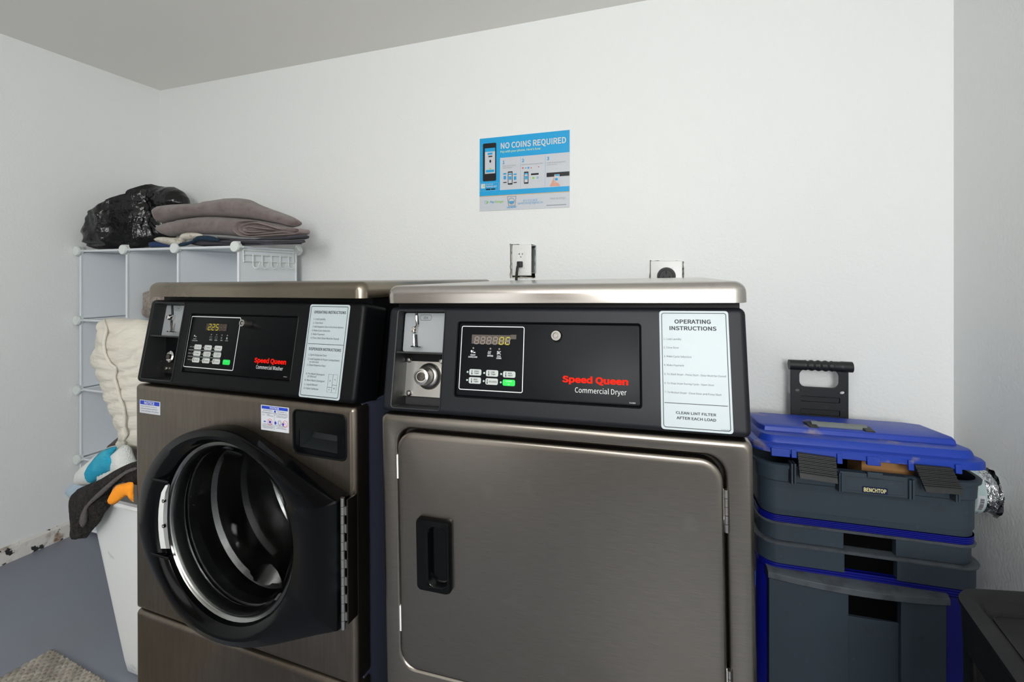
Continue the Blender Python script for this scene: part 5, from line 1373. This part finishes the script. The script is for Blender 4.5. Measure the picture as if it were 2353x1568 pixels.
def tray(name, z1, z0, ins):
    b = MB(TF)
    xa, xb = tx(865, 450, ZU), tx(1298, 500, ZU)
    pts = rr(ins, TW - ins, ins, TD - ins, rad, 8)
    def L(off, z): 
        out = []
        for p in rr(ins + off, TW - ins - off, ins + off, TD - ins - off, rad, 8): out.append((p[0], p[1], z))
        return out
    # cut the pull recess: the front run is interrupted between xa and xb
    base = rr(ins, TW - ins, ins, TD - ins, rad, 8)
    out = []
    for p in base: out.append(p)
    k = max(range(len(out)), key=lambda i: (out[i] == min(out, key=lambda q: (q[1] > ins + 1e-6, q[0]))))
    i0 = max(i for i, p in enumerate(out) if p[1] <= ins + 1e-6 and p[0] < xa)
    ring = out[:i0 + 1] + [(xa, ins), (xa + .002, ins + .05), (xb - .002, ins + .05), (xb, ins)] + out[i0 + 1:]
    b.loft([[(p[0], p[1], z) for p in ring] for z in (z0, z1 - .004)], True, True)
    o = b.build(name, M_SLATE, tool, bevel=.0012, seg=2)
    b = MB(TF); b.box(xa + .001, xb - .001, ins + .016, ins + .051, z0 + .002, z1 - .005); b.build('recess_shade', M_RECESS_SHADE, o)  # dark block set in the recess in place of its shade
    b = MB(TF); b.zloft(0, TW, 0, TD, rad, [(ins - .005, z1 - .006), (ins - .006, z1 - .002), (ins - .003, z1), (ins + .004, z1)], n=8)
    b.build('tray_rim', mat('worn_slate_rim', '4a5056', .6, blotch=[('2c2f33', 30, .5, .65, .6)]) if not bpy.data.materials.get('worn_slate_rim') else bpy.data.materials['worn_slate_rim'], o)
    return o
tray('tray', zB_ - .002, zC_ + .001, .008)
tray('tray', zC_, zD, .002)
band('blue_band', zD + .004, zE - .004, M_BLUED, .006, 4)
# lower cabinet: blue frame and slate tilt-out bin
b = MB(TF); b.zloft(0, TW, 0.012, TD, .05, [(.004, .05), (.0, .08), (.004, zE)], n=6); b.build('lower_frame', M_BLUED, tool)
bx0, bx1 = tx(240, 1000, ZU), tx(1700, 1200, ZU)
b = MB(TF); lipL, lipR = tz(255, 690, ZU), tz(1700, 935, ZU); zl = (lipL + lipR) / 2 + .002
FYB = lambda x: -.020 * (1 - ((x - (bx0 + bx1) / 2) / ((bx1 - bx0) / 2)) ** 2)
xa, xb = tx(868, 1000, ZU), tx(1300, 1050, ZU)
cols = [bx0 + (bx1 - bx0) * k / 24 for k in range(25)]
def front(z, off, notch=True):
    return [(x, FYB(x) + off, z) for x in cols]
zbb = .10
for xs0, xs1, dd_, zt0 in ((bx0, xa, 0, zl), (xa, xb, .012, zl - .066), (xb, bx1, 0, zl)):
    cc = [xs0 + (xs1 - xs0) * k / 8 for k in range(9)]
    b.loft([[(x, FYB(x) + dd_, zbb), (x, FYB(x) + dd_, zt0), (x, .05, zt0), (x, .05, zbb)] for x in cc])
b.build('lower_bin', M_SLATE, tool, bevel=.001, seg=2)
b = MB(TF); b.loft([[(x, FYB(x) - .004, zl - .004), (x, FYB(x) - .010, zl), (x, FYB(x) - .009, zl + .014), (x, FYB(x) + .002, zl + .020), (x, .05, zl + .020), (x, .05, zl - .004)] for x in [bx0 - .004 + (bx1 - bx0 + .008) * k / 24 for k in range(25)]])
b.build('lower_bin_lip', bpy.data.materials['worn_slate_rim'], tool, bevel=.001, seg=2)
b = MB(TF); b.loft([[(x, .001, zl - .07), (x, .001, zl), (x, .03, zl), (x, .03, zl - .07)] for x in (xa + .001, xb - .001)]); b.build('recess_shade', M_RECESS_SHADE, tool)  # black block again paints the shade behind the lower bin's notch
# wheels
for wx in (TW + .012, -.012):
    wc = TF.sub(Matrix.Translation((wx, TD * .55, 0)) @ Matrix.Rotation(math.pi / 2, 4, 'Z'))
    b = MB(wc); b.lathe(0, .095, [(.001, -.022), (.078, -.022), (.088, -.015), (.09, 0), (.088, .015), (.078, .022), (.001, .022)], 40, cap1=False); b.build('wheel', M_TBLACK, tool)
b = MB(TF); q = [(TW - .004, .05), (TW + .03, .05), (TW + .040, .08), (TW + .042, .19), (TW + .020, .245), (TW - .004, .25)]
b.loft([[(p[0], y, p[1]) for p in q] for y in (.02, .08)]); b.build('wheel_guard', M_BLUED, tool, bevel=.008)
b = MB(TF); b.prism([(TW - .012, .30), (TW + .018, .31), (TW + .024, .345), (TW + .012, .365), (TW + .020, .38), (TW - .012, .395)], .0, .012); b.build('torn_sticker', mat('torn_label', 'b8b2a6', .7, blotch=[('1e1e1e', 30, .5, .6)]), tool)
# side clips seen in the gap beside the dryer
for zz in (915, 1365, 1500):
    z_ = tz(185, zz * .82, ZU); b = MB(TF); b.loft([[(-.004, .02 + k * .01, z_ + .02 - k * .01), (-.016, .02 + k * .01, z_ - k * .01), (-.004, .02 + k * .01, z_ - .025)] for k in range(4)]); b.build('side_clip', M_BLUEP, tool, bevel=.001)
# handle at the back
HB = TD + .035
TB = TF.sub(Matrix.Translation((0, HB, 0)))
pxh = [TB.uv(*ZT(*q)) for q in ((408, 400), (872, 400), (600, 165), (600, 590))]
hx0, hx1, hzt = pxh[0][0], pxh[1][0], TB.uv(*ZT(640, 150))[1]
wn = (TB.uv(*ZT(478, 250))[0], TB.uv(*ZT(797, 250))[0], TB.uv(*ZT(640, 318))[1], TB.uv(*ZT(640, 178))[1])
hl_ = [rr(*wn, .018, 6)]
for q in ((465, 340), (825, 362)):
    c = TB.uv(*ZT(*q)); hl_.append(circ(c[0], c[1], .0072, 16, .0048))
slots = []
for q in ((488, 386, 802, 440), (488, 488, 802, 545)):
    slots.append((TB.uv(*ZT(q[0], 410))[0], TB.uv(*ZT(q[2], 410))[0], TB.uv(*ZT(640, q[3] - 4))[1], TB.uv(*ZT(640, q[1] + 8))[1]))
b = MB(TB); b.holes([(hx0, .45), (hx1, .45), (hx1, hzt), (hx0, hzt)], hl_ + [rr(*s, .003, 3) for s in slots], 0, .010)
hd = b.build('pull_handle', M_TBLACK, tool, bevel=.0015, seg=2)
b = MB(TB)
for s in slots: b.loft([[(s[0], .009, s[2] - .002), (s[0], .020, s[2] - .002), (s[0], .020, s[3] + .002), (s[0], .009, s[3] + .002)], [(s[1], .009, s[2] - .002), (s[1], .020, s[2] - .002), (s[1], .020, s[3] + .002), (s[1], .009, s[3] + .002)]])
b.build('handle_ribs', M_TBLACK, hd)
b = MB(TB); xg0, xg1 = TB.uv(*ZT(402, 150), -.01)[0], TB.uv(*ZT(912, 160), -.01)[0]; zg = TB.uv(*ZT(640, 148), -.01)[1]
pts = []; rad_ = []
for k in range(61):
    f = k / 60; x = xg0 + (xg1 - xg0) * f; bump_ = .0016 * math.sin(f * math.pi * 18) if .25 < f < .7 else 0
    pts.append((x, 0.002, zg)); rad_.append(.0155 + bump_ + (.001 if f > .82 else 0))
b.tube(pts, rad_, 20); b.build('handle_grip', M_TBLACK, hd, sharp=60)
b = MB(TF); b.box(hx0 + .01, hx0 + .03, TD - .01, TD + .045, .42, .50); b.box(hx1 - .03, hx1 - .01, TD - .01, TD + .045, .42, .50); b.build('handle_bracket', M_TBLACK, tool)

# lid, propped slightly open at the front
LZ = Matrix.Translation((0, TD, z_rim + .003)) @ Matrix.Rotation(math.radians(-5.2), 4, 'X') @ Matrix.Translation((0, -TD, 0))
LF = TF.sub(LZ)
b = MB(LF)
b.zloft(-.012, TW + .012, -.014, TD + .004, rad + .008, [(.006, 0.0), (0, .002), (0, .016), (.004, .020), (.012, .021), (.018, .024), (.022, .036), (.026, .0405), (.034, .042)], n=8, cap1=True)
lid = b.build('lid', M_BLUEP, tool, sharp=32)
b = MB(LF); yb0 = .062
b.loft([[(x, y, z) for x, y in ((.026 + i, yb0 + j), (TW - .026 - i, yb0 + j), (TW - .016 - i, yb0 + .03), (TW - .016 - i, TD - .03), (TW - .05 - i, TD - .014), (.05 + i, TD - .014), (.016 + i, TD - .03), (.016 + i, yb0 + .03))] for i, j, z in ((0, 0, .040), (.002, .002, .053), (.006, .006, .056))], False, True)
b.build('lid_crown', M_BLUEP, lid, bevel=.002)
LT = LF.sub(Matrix.Translation((0, 0, .081)))
# carrying handle laid in the lid
pts = [LF.I @ Vector((0, 0, H)) for _ in range(1)]
def lid_at(px, py, z=.057):
    o = LF.I @ Vector((0, 0, H)); d = LF.I.to_3x3() @ ray(px, py); return o + d * ((z - o.z) / d.z)
g = [lid_at(*ZT(*q)) for q in ((575, 622), (1015, 655), (1030, 672), (640, 660))]
gx0, gx1 = .12, .30
gx0 = min(g[0].x, g[3].x); gx1 = max(g[1].x, g[2].x); gy = sum(v.y for v in g) / 4
gy = min(max(gy, .10), TD - .06)
b = MB(LF); b.tube([(gx0 + (gx1 - gx0) * k / 12, gy, .058 + .001 * (k % 2)) for k in range(13)], .0105, 12); b.build('carry_grip', mat('carry_grip_grey', '6d7370', .6, bump=(60, .4, .002)), lid)
b = MB(LF)
for x in (gx0, gx1): b.loft([[(x - .011, y, z), (x + .011, y, z), (x + .011, y, z + .008), (x - .011, y, z + .008)] for y, z in ((gy + .03, .054), (gy, .056), (gy - .03, .050))])
b.build('grip_arm', M_TBLACK, lid, bevel=.0015)
# latch pivots and teeth along the lid's front edge
for q0, q1 in (((250, 830), (400, 862)), ((410, 850), (455, 868)), ((775, 880), (820, 915)), ((1015, 905), (1125, 932)), ((1345, 935), (1392, 968)), ((1722, 960), (1775, 995))):
    a = LF.uv(*ZT(*q0), -.016); c = LF.uv(*ZT(*q1), -.016); b = MB(LF); b.box(a[0], c[0], -.020, -.010, min(.002, c[1]) - .004, .014); b.build('lid_catch', M_BLUEP, lid, bevel=.0015)
# black ribbed latches hanging from the lid
for q in (((462, 838), (768, 880), (785, 1088), (482, 1042)), ((1400, 935), (1700, 962), (1802, 1178), (1492, 1152))):
    tl, tr = TF.uv(*ZT(*q[0]), -.022), TF.uv(*ZT(*q[1]), -.022); br, bl_ = TF.uv(*ZT(*q[2]), -.040), TF.uv(*ZT(*q[3]), -.040)
    b = MB(TF); lo = []; n = 30
    for k in range(n + 1):
        f = k / n; rib = .0022 * (1 if (k % 4) in (1, 2) else 0) if k < 24 else .001
        yy = -.022 - .018 * f; a = (tl[0] + (bl_[0] - tl[0]) * f, tl[1] + (bl_[1] - tl[1]) * f); c = (tr[0] + (br[0] - tr[0]) * f, tr[1] + (br[1] - tr[1]) * f)
        lo.append([(a[0], yy - rib, a[1]), (c[0], yy - rib, c[1]), (c[0], yy + .006, c[1]), (a[0], yy + .006, a[1])])
    b.loft(lo); b.build('latch', M_TBLACK, tool, sharp=25)
# latch keepers and name block on the bin
for q in ((408, 925, 452, 1095), (790, 1000, 825, 1155), (1350, 1055, 1402, 1218), (1722, 1170, 1765, 1238)):
    a, c = TF.uv(*ZT(q[0], q[1]), -.02), TF.uv(*ZT(q[2], q[3]), -.02); b = MB(TF)
    b.box(a[0], a[0] + (c[0] - a[0]) * .4, -.024, .004, c[1], a[1]); b.box(a[0] + (c[0] - a[0]) * .6, c[0], -.022, .004, c[1], a[1]); b.build('latch_keeper', M_SLATE, bin_, bevel=.001, seg=2)
a, c = TF.uv(*ZT(800, 1080), -.016), TF.uv(*ZT(1345, 1120), -.016)
zt1, zt0 = (TF.uv(*ZT(850, 990), -.016)[1] + TF.uv(*ZT(1340, 1040), -.016)[1]) / 2, (TF.uv(*ZT(850, 1160), -.016)[1] + TF.uv(*ZT(1340, 1200), -.016)[1]) / 2
b = MB(TF); b.ploft(a[0], c[0], zt0, zt1, .002, [(0, .004), (0, -.016), (.001, -.017)], n=2); nb = b.build('name_block', M_SLATE, bin_)
b = MB(TF); xm0, xm1 = TF.uv(*ZT(850, 1090), -.018)[0], TF.uv(*ZT(1315, 1120), -.018)[0]
b.lineloop([(xm0, zt0 + .006), (xm1, zt0 + .006), (xm1, zt1 - .010), (xm0, zt1 - .010)], .0008, -.0175); b.build('name_block_groove', M_CAVITY, nb)
b = MB(TF); u = TF.uv(*ZT(1085, 1040), -.022); b.box(u[0] - .016, u[0] + .016, -.022, -.012, zt1 - .008, zt1 + .006); b.build('catch_tab', M_SLATE, nb, bevel=.0015)
R = (TF.uv(*ZT(980, 1140), -.018)[0], TF.uv(*ZT(1185, 1145), -.018)[0], (TF.uv(*ZT(980, 1162), -.018)[1] + TF.uv(*ZT(1185, 1174), -.018)[1]) / 2, (TF.uv(*ZT(980, 1108), -.018)[1] + TF.uv(*ZT(1185, 1126), -.018)[1]) / 2)
b = MB(TF); b.ploft(*R, .001, [(0, -.0168), (0, -.0178)], n=2); tg = b.build('name_badge', mat('badge_navy', '141a3c', .4), nb)
b = MB(TF); b.textbox('BENCHTOP', *rel(R, .06, .94, .22, .80), -.0182, bold=.02); b.build('badge_lettering', mat('cream_ink', 'e6dfa0', .5), nb)
# cardboard carton inside
CF = TF.sub(Matrix.Translation((0, .05, 0)))
a, c = CF.uv(*ZT(975, 935)), CF.uv(*ZT(1400, 1035))
b = MB(CF); b.box(a[0], c[0], 0, .09, z_rim - .10, z_rim + .009)
o = b.build('cardboard_box', mat('cardboard', 'a87b4c', .85, bump=(80, .1, .001)), None, bevel=.001); tag(o, 'brown cardboard box inside the toolbox, seen under its raised lid', 'box')

# ================================================================= black tray cart, bottom right
CZ = .62
def cz_(x, y, z=CZ): p = at_z(*ZU(x, y), z); return (p.x, p.y)
xr_ = XR - .012
P1 = cz_(2338, 1640); P0 = cz_(1808, 870)
ltx = P0[0]; ang = math.radians(6)
CFm = Matrix.Translation((ltx - .002, P0[1] + .030, 0)) @ Matrix.Rotation(ang, 4, 'Z')
cart_w = .235; cart_l = .62
CRT = Frame(Matrix.Translation((ltx - .002, P0[1] + .030, 0)) @ Matrix(((.972, .10, 0, 0), (.235, .99, 0, 0), (0, 0, 1, 0), (0, 0, 0, 1))))
cart = thing('utility_cart', CFm @ Matrix.Translation((cart_w / 2, -cart_l / 2, 0)), 'black plastic utility cart with a shallow top tray in the bottom right corner', 'cart')
M_CART = mat('cart_plastic', '131314', .5, spec=.3, bump=(350, .35, .0008), blotch=[('343332', 8, .55, .75, .4)])
b = MB(CRT)
b.zloft(0, cart_w, -cart_l, 0, .045, [(.018, CZ - .085), (.008, CZ - .08), (.004, CZ - .01), (0, CZ - .004), (.0015, CZ), (.030, CZ - .004), (.036, CZ - .008), (.042, CZ - .016), (.048, CZ - .020)], n=8)
tr_ = b.build('top_tray', M_CART, cart, sharp=30)
b = MB(CRT); b.zloft(.046, cart_w - .046, -cart_l + .046, -.046, .02, [(0, CZ - .0205), (.001, CZ - .017), (.003, CZ - .0175), (.004, CZ - .0205)], n=6, cap0=False, cap1=False); b.build('tray_bead', M_CART, tr_)
for px, py in ((.035, -.045), (cart_w - .035, -.045), (.035, -cart_l + .045), (cart_w - .035, -cart_l + .045)):
    b = MB(CRT); b.zloft(px - .02, px + .02, py - .02, py + .02, .008, [(.004, .05), (.0, .06), (-.004, CZ - .08)], n=4); b.build('leg', M_CART, cart)
    b = MB(CRT.sub(Matrix.Translation((px, py, 0)) @ Matrix.Rotation(math.pi / 2, 4, 'Z'))); b.lathe(0, .026, [(.001, -.01), (.022, -.01), (.026, -.005), (.026, .005), (.022, .01), (.001, .01)], 24, cap1=False); b.box(-.008, .008, -.012, .012, .04, .06); b.build('caster', M_RUBBER, cart)
b = MB(CRT); b.zloft(0, cart_w, -cart_l, 0, .045, [(.012, .10), (.004, .105), (0, .17), (.004, .172), (.02, .125), (.03, .12)], n=6); b.build('bottom_tray', M_CART, cart)
